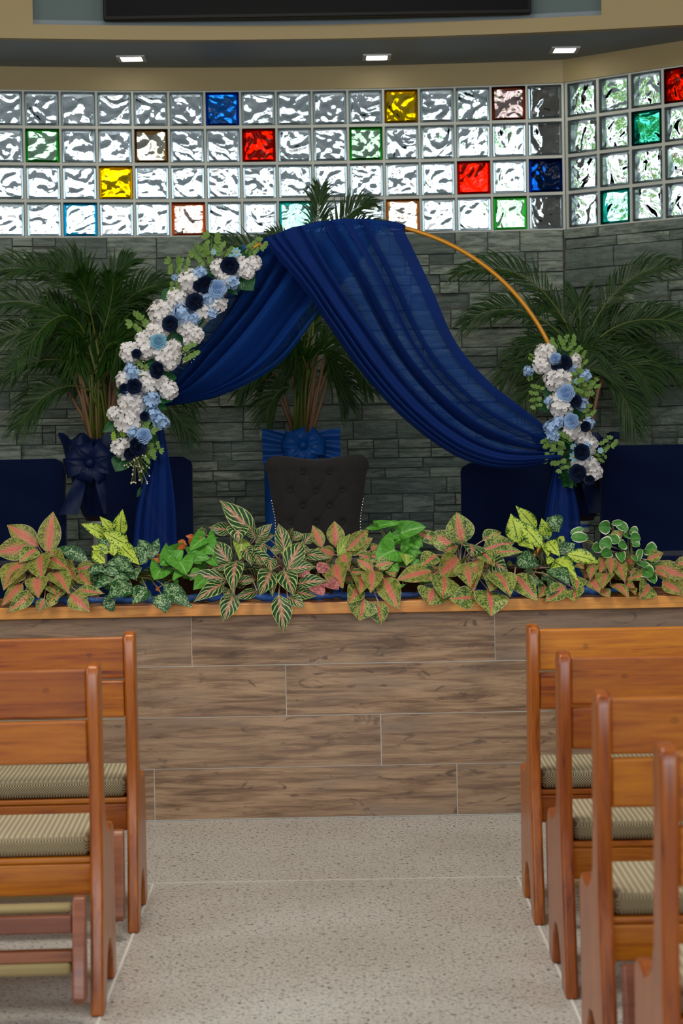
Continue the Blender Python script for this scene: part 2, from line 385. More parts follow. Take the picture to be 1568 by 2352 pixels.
YF = 7.86; ZB = .816
mb = MB(); mb.box((-4.5, YF+.0022, 0.001), (4.5, YF+.12, ZB)); struct('wall_ledge_core', mb, M['grout'])
mb = MB(); TL = 1.2; TH = .2035
starts = [P(440,1480,YF).x, P(657,1600,YF).x, P(875,1710,YF).x, P(355,1830,YF).x]
for r, sx in enumerate(starts):
    zt = ZB - r*TH; zb = max(0.004, zt - TH + .0035)
    x = sx - 5*TL
    while x < 4.5:
        a, bb = max(x+.0017, -4.5), min(x+TL-.0017, 4.5)
        if bb > a: mb.box((a, YF, zb), (bb, YF+.011, zt))
        x += TL
struct('wall_front', mb, M['tile'])
mb = MB(); mb.box((-4.5, 7.80, ZB+.001), (4.5, 8.30, ZB+.048)); struct('trim_2', mb, M['board'], bevel=.004)   # timber ledge
ZL = ZB + .048
ZS = .47
mb = MB(); mb.box((-4.5, YF+.121, 0), (4.5, 11.6, ZS)); struct('floor_stage', mb, M['floor'])
mb = MB(); mb.box((-4.5, 8.18, ZS), (4.5, 8.30, ZB)); struct('wall_ledge_back', mb, M['grout'])

# apse wall: arc then a straight wing on the right
XC, YC, RW = .05, 1.0, 10.0
SCN = 1.268
def arc(s, off, z):                                   # off>0 : towards the camera
    return Vector((XC + (RW-off)*math.sin(s/RW), YC + (RW-off)*math.cos(s/RW), z))
CP = arc(SCN, 0, 0); A40 = math.radians(39); DR = Vector((math.cos(A40), -math.sin(A40), 0)); NR = Vector((-math.sin(A40), -math.cos(A40), 0))
def wing(s, off, z): return CP + DR*s + NR*off + Vector((0,0,z))
S0 = -3.2
def panel(mb, fn, s0, s1, z0, z1, o0, o1, n):
    for k in range(n):
        a, bb = s0+(s1-s0)*k/n, s0+(s1-s0)*(k+1)/n
        mb.box((a,o0,z0), (bb,o1,z1), lambda q: fn(q.x, q.y, q.z))
ZG0, ZG1, ZSF = 2.636, 3.434, 3.557
mb = MB(); panel(mb, arc, S0, SCN, ZS, ZG0, -.12, -.001, 16)
struct('wall_back_masonry', mb, M['joint'])
mb = MB(); panel(mb, wing, 0, 4.0, ZS, ZG0, -.12, -.001, 1); struct('wall_right_masonry', mb, M['joint'])
mb = MB(); panel(mb, arc, S0, SCN, ZG1, ZSF+.002, -.12, .004, 16); struct('wall_back_band', mb, M['yellow'])
mb = MB(); panel(mb, wing, 0, 4.0, ZG1, ZSF+.002, -.12, .004, 1); panel(mb, wing, 1.6, 4.0, ZG0, ZG1, -.12, .004, 1)
struct('wall_right_band', mb, M['yellow'])
def stones(name, fn, s0, s1, seed):
    random.seed(seed); mb = MB(); z = ZS; r = 0
    def st(a, bb, z0, z1):
        g = .003; pr = rr(.004, .046); n = max(2, int((bb-a)/.05)); tilt = rr(-.006,.006)
        outer = []
        ns = [(a+g)+(bb-a-2*g)*k/n for k in range(n+1)]
        zz = [z0+g, z0+(z1-z0)*.35, z0+(z1-z0)*.68, z1-g]
        pts = [[fn(s, pr + tilt + (rr(-.004,.004) if 0 < i < 3 else -.004), q) for s in ns] for i, q in enumerate(zz)]
        back = [[fn(s, 0, q) for s in ns] for q in zz]
        m_ = n+1
        vs = [q for row in pts for q in row] + [q for row in back for q in row]; B = 4*m_
        fs = [(i*m_+j, i*m_+j+1, (i+1)*m_+j+1, (i+1)*m_+j) for i in range(3) for j in range(n)]
        fs += [(j, B+j, B+j+1, j+1) for j in range(n)] + [(3*m_+j, 3*m_+j+1, B+3*m_+j+1, B+3*m_+j) for j in range(n)]
        fs += [(i*m_, (i+1)*m_, B+(i+1)*m_, B+i*m_) for i in range(3)] + [(i*m_+n, B+i*m_+n, B+(i+1)*m_+n, (i+1)*m_+n) for i in range(3)]
        mb.add(vs, fs)
    while z < ZG0 - .001:
        h = random.choice((.088,.10,.105,.112,.055)); 
        if ZG0 - z - h < .05: h = ZG0 - z
        s = s0 - rr(0,.2)
        while s < s1:
            L = rr(.16,.42); a, bb = max(s, s0), min(s+L, s1)
            if bb - a > .012:
                if R_() < .24 and h > .08:
                    t = h*rr(.35,.65); c = a+(bb-a)*rr(.3,.7)
                    st(a, bb if R_()<.5 else c, z, z+t); st(a, c, z+t, z+h); st(c, bb, z+t, z+h)
                    if True: st(c, bb, z, z+t) if mb.f and R_()<2 else None
                else: st(a, bb, z, z+h)
            s += L
        z += h; r += 1
    return struct(name, mb, M['slate'])
stones('wall_back', arc, S0, SCN-.012, 11); stones('wall_right', wing, .012, 3.9, 12); random.seed(21)

# glass block windows
def ringmesh(o, i, d):
    mb = MB(); r = [(-1,-1),(1,-1),(1,1),(-1,1)]
    prof = [(o,0),(o-.004,d/2),(i+.003,d/2),(i,d/2-.012),(i,-d/2+.012),(i+.003,-d/2),(o-.004,-d/2)]
    vs = [(x*a, y_, z*a) for a, y_ in prof for x, z in r]; n = len(prof)
    fs = [(k*4+j, k*4+(j+1)%4, ((k+1)%n)*4+(j+1)%4, ((k+1)%n)*4+j) for k in range(n) for j in range(4)]
    mb.add(vs, fs); return mb
GP, GZ = .196, (ZG1-ZG0)/4
HS = .0925
rim_mb = ringmesh(HS, .077, .085)
body_mb = MB(); body_mb.box((-.0775,-.030,-.0775), (.0775,.030,.0775))
WIN1 = thing('window_1', arc(0,0,ZG0), 'x', 'x'); WIN2 = thing('window_2', wing(.8,0,ZG0), 'x', 'x')
for wdw in (WIN1, WIN2):
    for k in ('label','category'): del wdw[k]
    wdw['kind'] = 'structure'
cols = {(0,6):'blue',(0,11):'yellow',(0,14):'mauve',(1,1):'green',(1,4):'brown',(1,7):'red',(1,10):'green',(2,3):'yellow',(2,13):'red',
        (2,15):'deepblue',(3,2):'cyan',(3,5):'rust',(3,8):'teal',(3,11):'orange',(3,14):'green'}
cols2 = {(0,3):'red',(1,2):'tealfull',(3,1):'teal'}
proto = {}
def block(par, fn, s, row, kind):
    z = ZG1 - (row+.5)*GZ; c = fn(s, -.045, z)
    t = (fn(s+.01,0,z)-fn(s-.01,0,z)).normalized(); ang = math.atan2(t.y, t.x)
    loc = c - WL[par.name]
    if kind not in proto:
        a = obj('glass_block', rim_mb, GM[kind][1], par, local=True); bb = obj('glass_pane', body_mb, GM[kind][0], a, local=True)
        a.location = loc; a.rotation_euler = (0,0,ang); a['label'] = {'clear':'clear glass block'}.get(kind, kind.replace('full','').replace('deep','deep ')+' tinted glass block')
        proto[kind] = (a, bb)
    else:
        a0, b0 = proto[kind]; a = a0.copy(); SC.collection.objects.link(a); a.parent = par; a.location = loc; a.rotation_euler = (0,0,ang)
        b_ = b0.copy(); SC.collection.objects.link(b_); b_.parent = a
for row in range(4):
    for c in range(-3, 16):
        block(WIN1, arc, SCN - (16-c-.5)*GP - .004, row, cols.get((row,c), 'clear'))
    for c in range(0, 8):
        block(WIN2, wing, .012 + (c+.5)*.199, row, cols2.get((row,c), 'clear'))
def mortar(par, fn, s0, n, pitch, nseg):
    mb = MB(); hw = pitch/2 - HS + .001; hz = GZ/2 - HS + .001
    for k in range(n+1): panel(mb, fn, s0+k*pitch-hw, s0+k*pitch+hw, ZG0, ZG1, -.085, -.008, 1)
    for r in range(5):
        z = ZG0 + r*GZ; panel(mb, fn, s0, s0+n*pitch, max(z-hz, ZG0), min(z+hz, ZG1), -.084, -.007, n)
    obj('mortar_grid', mb, M['mortar'], par)
mortar(WIN1, arc, SCN-19*GP-.004, 19, GP, 1); mortar(WIN2, wing, .012, 8, .199, 1)
# rest of back wall to the left of the window
mb = MB(); panel(mb, arc, S0, SCN-19*GP-.02, ZG0, ZG1, -.12, .004, 3); struct('wall_back_end', mb, M['yellow'])

# soffit (run on outside as an added overhang that dims the upper glass rows), fascia beam with niche
XF, RFA, YFA = .0, 8.5, 10.23
def farc(x, off, z):
    s = x / RFA
    return Vector((XF + (RFA-off)*math.sin(s), YFA - RFA + (RFA-off)*math.cos(s), z))
mb = MB(); n = 40
top = [[farc(-4.6+9.2*k/n, -.05, ZSF) for k in range(n+1)], [Vector((farc(-4.6+9.2*k/n, -.05, 0).x, 14.2 if -4.6+9.2*k/n < 1.0 else 11.5, ZSF)) for k in range(n+1)]]
up = [[q + Vector((0,0,.10)) for q in r] for r in top]
mb.grid(top); mb.grid(up); mb.grid([top[1], up[1]]); mb.grid([top[0], up[0]])
struct('ceiling', mb, M['grey'])
xn0, xn1 = P(80,30,10.23).x, P(1378,30,10.2).x; ZN = P(700,59,10.25).z
mb = MB()
def fpan(mb, x0, x1, z0, z1, o0, o1):
    n = max(2, int((x1-x0)/.15))
    for k in range(n):
        a, bb = x0+(x1-x0)*k/n, x0+(x1-x0)*(k+1)/n
        mb.box((a,o0,z0), (bb,o1,z1), lambda q: farc(q.x, q.y, q.z))
fpan(mb, -4.6, 4.6, ZSF-.004, ZN, -.06, .0); fpan(mb, -4.6, xn0, ZN, 5.0, -.06, .0); fpan(mb, xn1, 4.6, ZN, 5.0, -.06, .0)
struct('wall_fascia', mb, M['yellow'])
mb = MB(); fpan(mb, xn0-.05, xn1+.05, ZN-.03, 5.0, -.12, -.061); struct('wall_niche', mb, M['niche'])
mb = MB(); mb.box((-4.6,-4.1,4.9), (4.6,10.4,5.0)); struct('ceiling_nave', mb, M['ceil'])
mb = MB(); mb.box((-4.6,-4.1,-.1), (-4.5,10.6,5.0)); struct('wall_left', mb, M['yellow'])
mb = MB(); mb.box((4.5,-4.1,-.1), (4.6,9.0,5.0)); struct('wall_right_side', mb, M['yellow'])
mb = MB(); mb.box((-4.6,-4.2,-.1), (4.6,-4.1,5.0)); struct('wall_rear', mb, M['yellow'])
lend = arc(S0,0,0)
mb = MB(); mb.box((-4.5, lend.y-.1, ZS), (lend.x+.05, lend.y, ZSF)); struct('wall_left_return', mb, M['yellow'])

# television in the niche
xa, xb = P(237,36,10.12).x, P(1220,30,10.12).x; zt = P(728,38,10.12).z
TV = thing('television', ((xa+xb)/2, 10.16, zt), 'wide black television mounted in the wall niche above the soffit', 'television')
mb = MB(); mb.box((xa,10.12,zt), (xb,10.17,zt+1.22)); obj('casing', mb, M['black'], TV, bevel=.006)
mb = MB(); mb.box((xa+.015,10.117,zt+.02), (xb-.015,10.121,zt+1.2)); obj('screen', mb, M['screen'], TV)
mb = MB(); mb.box(((xa+xb)/2-.3,10.17,zt+.3), ((xa+xb)/2+.3,10.345,zt+.9)); obj('wall_bracket', mb, M['black'], TV)

# recessed downlights in the soffit
for i, (px, py, lab) in enumerate(((302,133,'leftmost square recessed downlight in the grey soffit'), (865,130,'middle square recessed downlight in the grey soffit'),
                       (1296,113,'rightmost square recessed downlight in the grey soffit'))):
    d = M3 @ Vector((px-W/2, H/2-py, -F)); q = CAMP + d*((ZSF-CAMP.z)/d.z)
    t = thing('ceiling_light', (q.x,q.y,ZSF), lab, 'ceiling light', 'downlights in the soffit')
    mb = MB()
    for a, bb in (((-.075,-.075),(.075,-.055)), ((-.075,.055),(.075,.075)), ((-.075,-.055),(-.055,.055)), ((.055,-.055),(.075,.055))):
        mb.box((q.x+a[0],q.y+a[1],ZSF-.008), (q.x+bb[0],q.y+bb[1],ZSF-.0005))
    obj('frame', mb, M['white'], t)
    mb = MB(); mb.box((q.x-.055,q.y-.055,ZSF-.006), (q.x+.055,q.y+.055,ZSF-.001)); obj('diffuser', mb, M['led'], t)

# ------------------------------------------------------------------ pews
def make_pew(L, sgn):
    """local x runs away from the aisle (sgn), y towards the altar, origin at the rear foot"""
    root = thing('pew', (0,0,0), 'x', 'pew')
    prof = [(0,0),(.115,0),(.125,.03),(.145,.085),(.19,.13),(.25,.145),(.31,.13),(.345,.085),(.36,.03),(.37,0),(.475,0),(.470,.18),(.470,.395),
            (.462,.418),(.44,.432),(.40,.434),(.365,.428),(.33,.425),(.28,.44),(.235,.465),(.205,.50),(.195,.55),(.185,.70),(.178,.86),(.172,.895),(.155,.912),(.10,.914),
            (.078,.905),(.070,.88),(.078,.72),(.088,.55),(.086,.44),(.066,.32),(.030,.16),(.006,.05)]
    def X(a, bb): return (min(sgn*a, sgn*bb), max(sgn*a, sgn*bb))
    for a in (0, L):
        mb = MB(); x0, x1 = X(a, a+.034); mb.prism(prof, x0, x1)
        e = obj('end_panel', mb, M['pew_z'], root, local=True, bevel=.008, seg=3)
        # small raised end cap where the seat rail meets the panel
    for nm_, z0, z1, y0, y1 in (('top_rail',.770,.898,.102,.130), ('back_rail',.652,.764,.086,.114), ('seat_apron',.292,.378,.130,.155), ('seat_board',.378,.396,.128,.470), ('front_rail',.30,.378,.435,.46)):
        mb = MB(); x0, x1 = X(.034, L); mb.box((x0,y0,z0), (x1,y1,z1)); obj(nm_, mb, M['pew_x'], root, local=True, bevel=.006)
    mb = MB(); x0, x1 = X(.036, L-.002); mb.box((x0,.125,.397), (x1,.480,.452)); obj('seat_cushion', mb, M['cushion'], root, local=True, bevel=.022, seg=5)
    mb = MB(); hx = sgn*rr(.13,.2); mb.lathe([(.0001,0),(.006,0),(.006,.003)], (0,0,0), 10, lambda q: Vector((q.x+hx, .1025-q.z*.9, .845+q.y)))
    obj('screw_hole', mb, M['hole'], root, local=True)
    # folded kneeler hinged behind the pew
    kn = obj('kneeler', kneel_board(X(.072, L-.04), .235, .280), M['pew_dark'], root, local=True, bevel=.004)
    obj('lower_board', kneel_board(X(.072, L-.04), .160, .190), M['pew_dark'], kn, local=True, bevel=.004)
    for z0, z1, y0 in ((.280,.302,-.030), (.128,.160,-.065)):
        mb = MB(); x0, x1 = X(.074, L-.042); mb.box((x0,y0,z0), (x1,y0+.05,z1)); obj('kneeler_pad', mb, M['pad'], kn, local=True, bevel=.012, seg=3)
    for a in (.037, L-.038):
        mb = MB(); x0, x1 = X(a, a+.034)
        mb.prism([(-.105,.075),(-.085,.058),(-.05,.058),(-.03,.075),(-.002,.305),(-.006,.325),(-.035,.325),(-.055,.305)], x0, x1)
        obj('kneeler_bracket', mb, M['pew_dark'], kn, local=True, bevel=.006)
    return root
def kneel_board(xx, z0, z1):
    mb = MB(); mb.box((xx[0], -.055, z0), (xx[1], -.025 if z0 > .2 else -.06+.04, z1)); return mb
def copy_tree(o, parent=None):
    c = o.copy(); SC.collection.objects.link(c); c.parent = parent
    for ch in list(o.children): copy_tree(ch, c)
    return c
pl = make_pew(2.3, -1); pr = make_pew(2.3, 1)
G1, G2 = 'varnished pews left of the aisle', 'varnished pews right of the aisle'
pl.location = (-.604, 6.03, 0); pl.rotation_euler = (0,0,math.radians(2.0)); tag(pl, 'left pew in the row next to the tiled ledge, dark knot in its top rail', 'pew', G1)
p2 = copy_tree(pl); p2.location = (-.611, 5.14, 0); tag(p2, 'left pew nearer the camera, orange wood, kneeler folded up behind it', 'pew', G1)
pr.location = (.603, 6.03, 0); pr.rotation_euler = (0,0,math.radians(-.8)); tag(pr, 'right pew in the row next to the tiled ledge', 'pew', G2)
for x, y, lab in ((.602,5.215,'right pew second from the tiled ledge'), (.587,4.355,'right pew third from the tiled ledge, large olive cushion visible beside its post'),
               (.5965,3.55,'right pew nearest the camera, blurred, cut by the photo edge')):
    q = copy_tree(pr); q.location = (x, y, 0); tag(q, lab, 'pew', G2)
mb = MB(); mb.ball((0,0,0), .014, 10, 6)
k = obj('wood_knot', mb, M['hole'], pl, local=True); k.location = (-.52, .1035, .885); k.scale = (1,.12,.6)
mb = MB(); mb.box((-.33,-.057,.2995), (-.305,-.045,.3015)); k = obj('paper_tag', mb, M['white'], p2, local=True)

# ------------------------------------------------------------------ leaf builder
def leaf(mb, b0, t0, wd, nrm=None, curl=.10, fold=.25, shape='ovate', nv=9, nu=6, wave=.0):
    b0, t0 = Vector(b0), Vector(t0); ax = t0 - b0; L = ax.length; ax.normalize()
    if nrm is None: nrm = Vector((rr(-.35,.35), -1, rr(.0,.7)))
    nrm = (nrm - ax*nrm.dot(ax)).normalized(); side = ax.cross(nrm).normalized()
    rows = []
    ph = rr(0, 6)
    for i in range(nv+1):
        v = i/nv
        if shape == 'ovate': hw = max(.012, (math.sin(math.pi*min(1, v**.76))**1.0)) * (1 - .25*v)*1.12
        elif shape == 'round': hw = max(.02, math.sin(math.pi*v**.9)**.55)
        elif shape == 'lance': hw = max(.02, math.sin(math.pi*v**.75)**1.1)
        elif shape == 'strap': hw = max(.03, min(1, 4*v+.25)*(1-v**3))
        elif shape == 'heart': hw = max(.015, (1-v)**.72*(1+.35*v))
        if v >= .999: hw = .008
        cen = b0 + ax*L*v + nrm*curl*L*math.sin(math.pi*v)*(1 if v < .5 else 1) 
        row = []
        for j in range(nu+1):
            u = 2*j/nu - 1
            p = cen + side*u*hw*wd/2 + nrm*(abs(u)**1.3*fold*hw*wd/2 + wave*wd*math.sin(v*9+ph+(1.5 if u>0 else 0))*abs(u))
            if shape == 'heart': p -= ax*(L*.34*abs(u)**.8*(1-v)**2.0)*(1.25 if abs(u) < .8 else 1.0)
            if shape == 'ovate': p += ax*L*.04*abs(u)*math.sin(math.pi*v)
            row.append(p)
        rows.append(row)
    mb.grid(rows)

def Dp(py):                                           # ledge plants: depth of a leaf seen at image row py
    if py < 1230: return 8.06
    if py < 1365: return 8.06 - (py-1230)/135*.27
    return 7.755
def ledge_plant(kind, label, cat, root_px, groups, stemmat, view, fillers=0, fillmat=None, ext=None, group=None):
    """groups: list of (part name, material, shape, [(bx,by,tx,ty,w)...]) in coordinates of the crop `view`"""
    x0, y0, s = view
    rx = P(root_px, 1380, 8.06).x
    root = thing(kind, (rx, 8.06, ZL), label, cat, group)
    mb = MB(); mb.lathe([(.0001,.0),(.045,.0),(.062,.10),(.066,.10),(.066,.115),(.058,.115),(.056,.10)], (rx,8.06,ZL+.001), 20)
    obj('pot', mb, M['pot'], root, smooth=True)
    mb = MB(); mb.lathe([(.0001,.101),(.057,.100)], (rx,8.06,ZL), 16); obj('soil', mb, M['soil'], root)
    st = MB()
    for gi, (pn, mt, shape, lst) in enumerate(groups):
        mb = MB()
        for (bx, by, tx, ty, wz) in lst:
            ax_, ay_, cx_, cy_ = x0+bx*s, y0+by*s, x0+tx*s, y0+ty*s
            Yb = Dp(ay_) + rr(-.015,.015); Yt = Dp(cy_) - rr(.0,.05)
            if cy_ > 1350: Yt = min(Yt, 7.76); 
            if ay_ > 1360: Yb = min(Yb, 7.775)
            a, t = P(ax_, ay_, Yb), P(cx_, cy_, Yt); wd = wz*s/PX((Yb+Yt)/2)
            short = wz > 1.25*math.hypot(tx-bx, ty-by)
            leaf(mb, a, t, wd*1.25, None, rr(.03,.12), rr(.10,.38), shape, wave=rr(.0,.035))
            r0 = Vector((rx+rr(-.03,.03), 8.06+rr(-.02,.03), ZL+.10)); mid = (a*.6+r0*.4) + Vector((0,.03,.02))
            if a.y < 7.8: mid = Vector((a.x*.7+r0.x*.3, 7.93, max(a.z, ZL)+.05))
            pts = [r0, r0*.45+mid*.55, mid, a]; st.tube(pts, [.0035,.003,.0028,.0022], 5)
        obj(pn, mb, M[mt], root, smooth=True)
    if fillers:
        mb = MB(); e0, e1 = ext
        for k in range(int(fillers*2.2)):
            px = rr(e0, e1); py = rr(1300, 1372); Y = rr(7.98, 8.2)
            a = P(px, py, Y); a.z = max(a.z, ZL+.07); t = a + Vector((rr(-.07,.07), rr(-.06,.02), rr(-.02,.06)))
            leaf(mb, a, t, rr(.045,.075), None, .08, .25, 'ovate', 6, 4)
            st.tube([(rx+rr(-.03,.03), 8.06, ZL+.10), a*.5+Vector((rx, 8.06, ZL+.12))*.5, a], .0025, 4)
        obj('inner_foliage', mb, M[fillmat], root, smooth=True)
    obj('stems', st, M[stemmat], root, smooth=True)
    return root
V1 = (0,1150,320/1568); V2 = (180,1150,320/1568); V3 = (430,1140,350/1568); V4 = (680,1170,320/1568); V5 = (900,1160,320/1568); V6 = (1130,1150,270/1568); V7 = (1300,1160,268/1568)
PG = 'potted foliage plants along the ledge'
ledge_plant('potted_aglaonema', 'large salmon pink aglaonema at the left end of the ledge', 'potted plant', 95, [
 ('foliage','l_pink','ovate',[(540,600,598,120,215),(435,520,78,275,200),(330,520,-70,590,215),(450,600,480,905,230),(555,625,775,780,200),(250,690,40,1010,235),(280,790,60,960,120),
  (410,860,435,1100,210),(600,800,775,1050,215),(740,700,870,900,150),(860,770,1110,735,115),(890,810,1020,965,150),(790,1050,1015,1250,195),(250,930,15,1190,125),(500,1100,430,1265,110)]),
 ('green_foliage','l_pinkgreen','ovate',[(420,540,215,700,180),(380,1030,75,1270,150),(290,1000,320,1130,95),(560,950,630,1080,160),(600,1050,530,1215,120),(690,1000,630,1130,120),(560,560,640,640,120),(850,1010,1180,1050,120)])],
 'stem_pink', V1, 10, 'l_pinkgreen', (10,200), PG)
ledge_plant('potted_dumb_cane', 'lime speckled dumb cane with silver spotted lower leaves, in front of the left drape tail', 'potted plant', 290, [
 ('foliage','l_lime','lance',[(470,400,498,95,150),(400,380,240,175,110),(350,410,30,258,135),(570,510,265,345,150),(450,480,690,725,155),(340,590,145,510,110),(300,705,155,560,120),(400,620,370,470,90),(520,480,540,380,90)]),
 ('lower_foliage','l_silver','ovate',[(600,680,290,720,130),(108,680,-242,520,135),(290,740,50,830,90),(400,870,165,1010,115),(580,860,360,910,95),(600,950,320,1110,210),(770,985,605,1165,180),(930,1045,985,1270,195),
   (410,1130,265,1190,160),(960,950,1285,1210,170),(520,780,665,905,80),(690,745,650,890,75),(800,650,680,430,125),(820,655,900,420,95),(770,640,620,520,120),(700,720,745,600,90),(500,800,230,790,95),(450,720,640,800,120),(350,560,220,430,90)])],
 'stem', V2, 14, 'l_silver', (210,420), PG)
ledge_plant('potted_arrowhead_plant', 'plain green arrowhead plant left of the striped aglaonemas', 'potted plant', 425, [
 ('foliage','l_plain','heart',[(1140,690,1215,835,300),(930,765,848,895,240),(1040,620,915,730,230),(1120,570,960,560,170),(1430,500,1550,600,270),(1420,420,1255,560,190),(1230,590,1345,575,120),(1300,630,1480,650,130),(1500,650,1568,740,140),(1100,640,1180,560,150)]),
 ('lower_foliage','l_plain','ovate',[(1390,790,1250,900,130),(1430,870,1290,1005,140),(1380,650,1260,700,110),(1180,800,1060,900,90)])],
 'stem', V2, 10, 'l_plain', (400,520), PG)
ledge_plant('potted_croton', 'small orange leaved croton peeping over the arrowhead plant', 'potted plant', 452, [
 ('foliage','l_orange','lance',[(1200,500,1105,545,60),(1215,490,1115,455,60),(1310,430,1205,395,60),(1250,520,1385,405,75),(1240,470,1300,440,60),(900,640,895,590,40),(860,700,900,640,70),(900,980,870,1010,70)])],
 'stem', V2, 0, None, None, PG)
ledge_plant('potted_aglaonema', 'striped green and pink aglaonema with one tall leaf curling left', 'potted plant', 548, [
 ('foliage','l_stripe','lance',[(690,400,330,38,190),(445,350,220,318,115),(530,290,522,480,190),(200,400,98,343,80),(440,700,288,458,160),(450,690,238,752,80),(395,850,-10,810,130),(505,665,470,1005,170),
   (370,900,62,1090,140),(480,1000,360,1298,165),(720,975,470,1055,90),(440,960,380,1060,110),(520,880,700,860,90),(700,430,640,300,100),(600,520,660,710,110)]),
 ('young_leaf','l_yellow','ovate',[(555,425,540,655,150)])],
 'stem_pink', V3, 14, 'l_stripe', (480,620), PG)
ledge_plant('potted_aglaonema', 'striped green and pink aglaonema with a long leaf hanging over the ledge edge', 'potted plant', 655, [
 ('foliage','l_stripe','lance',[(720,440,875,280,100),(700,470,905,400,110),(600,590,925,700,130),(640,590,660,718,90),(870,755,740,1025,190),(990,755,1097,1035,180),(940,1015,990,1412,180),(1030,755,1190,460,180),
   (1060,750,1325,725,125),(1000,590,935,275,130),(1040,430,1088,322,70),(1080,450,1195,385,100),(1200,490,1292,375,115),(960,560,848,552,85),(1190,590,1480,640,95),(1130,900,1445,870,125),
   (1100,975,1332,1030,115),(1030,1030,1205,1155,125),(905,890,880,1035,80),(850,640,860,780,110),(660,540,770,720,85),(700,520,600,650,90),(780,480,690,640,110),(1080,560,1280,560,120),(1060,650,1240,640,110),(800,400,700,330,90)]),
 ('young_leaf','l_yellow','ovate',[(985,600,1045,440,120)])],
 'stem_pink', V3, 18, 'l_stripe', (580,740), PG)
ledge_plant('potted_rex_begonia', 'low dusky rose begonia between the striped and pink aglaonemas', 'potted plant', 738, [
 ('foliage','l_rex','round',[(1345,780,1445,700,120),(1280,920,1400,1020,130),(1380,880,1555,960,140),(1150,800,1250,830,110)])],
 'stem', V3, 0, None, None, PG)
ledge_plant('potted_aglaonema', 'pink and green aglaonema in front of the charcoal chair', 'potted plant', 815, [
 ('foliage','l_pink','ovate',[(435,420,430,130,170),(290,430,182,178,120),(430,510,255,440,120),(540,500,865,320,160),(560,470,815,222,150),(520,500,597,695,165),(440,615,527,888,240),(870,690,680,560,110),
   (720,755,717,960,200),(860,690,837,945,200),(985,775,1160,1135,220),(1525,698,1118,805,200),(840,460,920,400,90)]),
 ('green_foliage','l_pinkgreen','ovate',[(890,640,1095,600,140),(1035,670,1112,765,95),(700,870,578,1078,180),(765,1010,710,1255,265),(920,1035,960,1305,190),(600,700,765,720,70),(205,450,275,525,80),(860,570,690,500,120),(950,580,820,500,130)]),
 ('young_leaf','l_yellow','lance',[(465,520,608,272,115)])],
 'stem_pink', V4, 12, 'l_pinkgreen', (760,910), PG)
ledge_plant('potted_arrowhead_plant', 'plain green arrowhead plant right of the charcoal chair', 'potted plant', 935, [
 ('foliage','l_plain','heart',[(1110,460,905,560,350),(1210,420,1275,430,200),(1180,270,1460,200,230),(1060,190,1165,150,110),(910,195,778,215,80),(930,190,1140,170,110),(1290,280,1425,425,130),(1200,290,1050,310,150),(1270,460,1420,490,80),(1180,390,1285,310,90)]),
 ('lower_foliage','l_yellow','ovate',[(1230,500,1240,635,130)]),
 ('dark_foliage','l_plain','ovate',[(1080,640,1150,700,110),(1200,840,1160,900,100),(1330,360,1260,440,110),(1350,540,1300,470,120),(1380,450,1330,400,110),(1300,640,1380,560,120)])],
 'stem', V4, 10, 'l_plain', (880,990), PG)
ledge_plant('potted_aglaonema', 'biggest pink veined aglaonema with one broad upright leaf, right of centre', 'potted plant', 1065, [
 ('foliage','l_pinkgreen','ovate',[(790,445,722,78,265),(700,475,420,310,200),(540,420,238,290,120),(1020,505,1378,425,200),(1020,400,1230,305,160),(735,460,565,525,90),(500,560,320,700,180),(820,660,890,935,230),
   (1000,520,1152,695,160),(1160,750,1332,1038,265),(1120,790,1100,975,220),(590,800,563,1060,295),(460,940,400,1130,300),(430,810,492,865,180),(1085,960,1110,1258,325),(940,1040,635,1060,215),(1100,540,1475,530,120)]),
 ('pink_foliage','l_pink','ovate',[(740,595,497,812,240),(930,620,925,990,260)]),
 ('centre_leaf','l_stripe','ovate',[(880,440,895,580,270),(1100,620,1302,740,190)])],
 'stem_pink', V5, 14, 'l_pinkgreen', (970,1170), PG)
ledge_plant('potted_dumb_cane', 'lime speckled dumb cane in front of the right drape tail', 'potted plant', 1247, [
 ('foliage','l_lime','lance',[(350,570,248,172,240),(590,390,312,65,165),(665,635,350,272,185),(750,520,660,230,150),(700,560,740,750,150),(740,540,905,755,150),(1000,715,1440,835,190),(820,810,1145,1060,260),(370,550,560,650,140),(880,570,960,470,100),(800,760,730,850,110)]),
 ('silver_foliage','l_silver','ovate',[(740,225,890,420,240),(330,740,625,870,200),(770,890,1035,1125,220),(900,710,1110,570,160),(540,1000,540,1155,225),(790,1050,768,1275,205),(650,460,760,520,120),(620,520,700,420,120),(820,600,960,560,130)])],
 'stem', V6, 14, 'l_silver', (1180,1320), PG)
ledge_plant('potted_aglaonema', 'olive pink aglaonema peeking low beneath the right dumb cane', 'potted plant', 1180, [
 ('foliage','l_pinkgreen','ovate',[(300,990,612,1345,240),(980,1140,698,1358,210),(700,1130,620,1310,130),(1130,1000,1110,1235,200),(1110,1180,1103,1355,220)])],
 'stem_pink', V6, 0, None, None, PG)
ledge_plant('potted_aglaonema', 'dusty pink aglaonema with many small leaves near the right end of the ledge', 'potted plant', 1405, [
 ('foliage','l_pink','ovate',[(380,800,318,1015,120),(510,715,438,930,140),(600,705,600,945,130),(675,738,790,1045,170),(540,915,488,1135,210),(330,1005,450,1185,190),(470,1120,582,1255,130),(595,1060,850,1272,160),
   (1110,925,790,1015,120),(850,890,945,930,100),(600,480,775,345,135),(1085,735,1305,640,130),(790,1060,930,1115,110)]),
 ('green_foliage','l_pinkgreen','ovate',[(1110,1070,975,1268,250),(850,1130,930,1210,110),(140,790,240,860,110),(420,800,400,870,90)])],
 'stem_pink', V7, 12, 'l_pink', (1340,1500), PG)
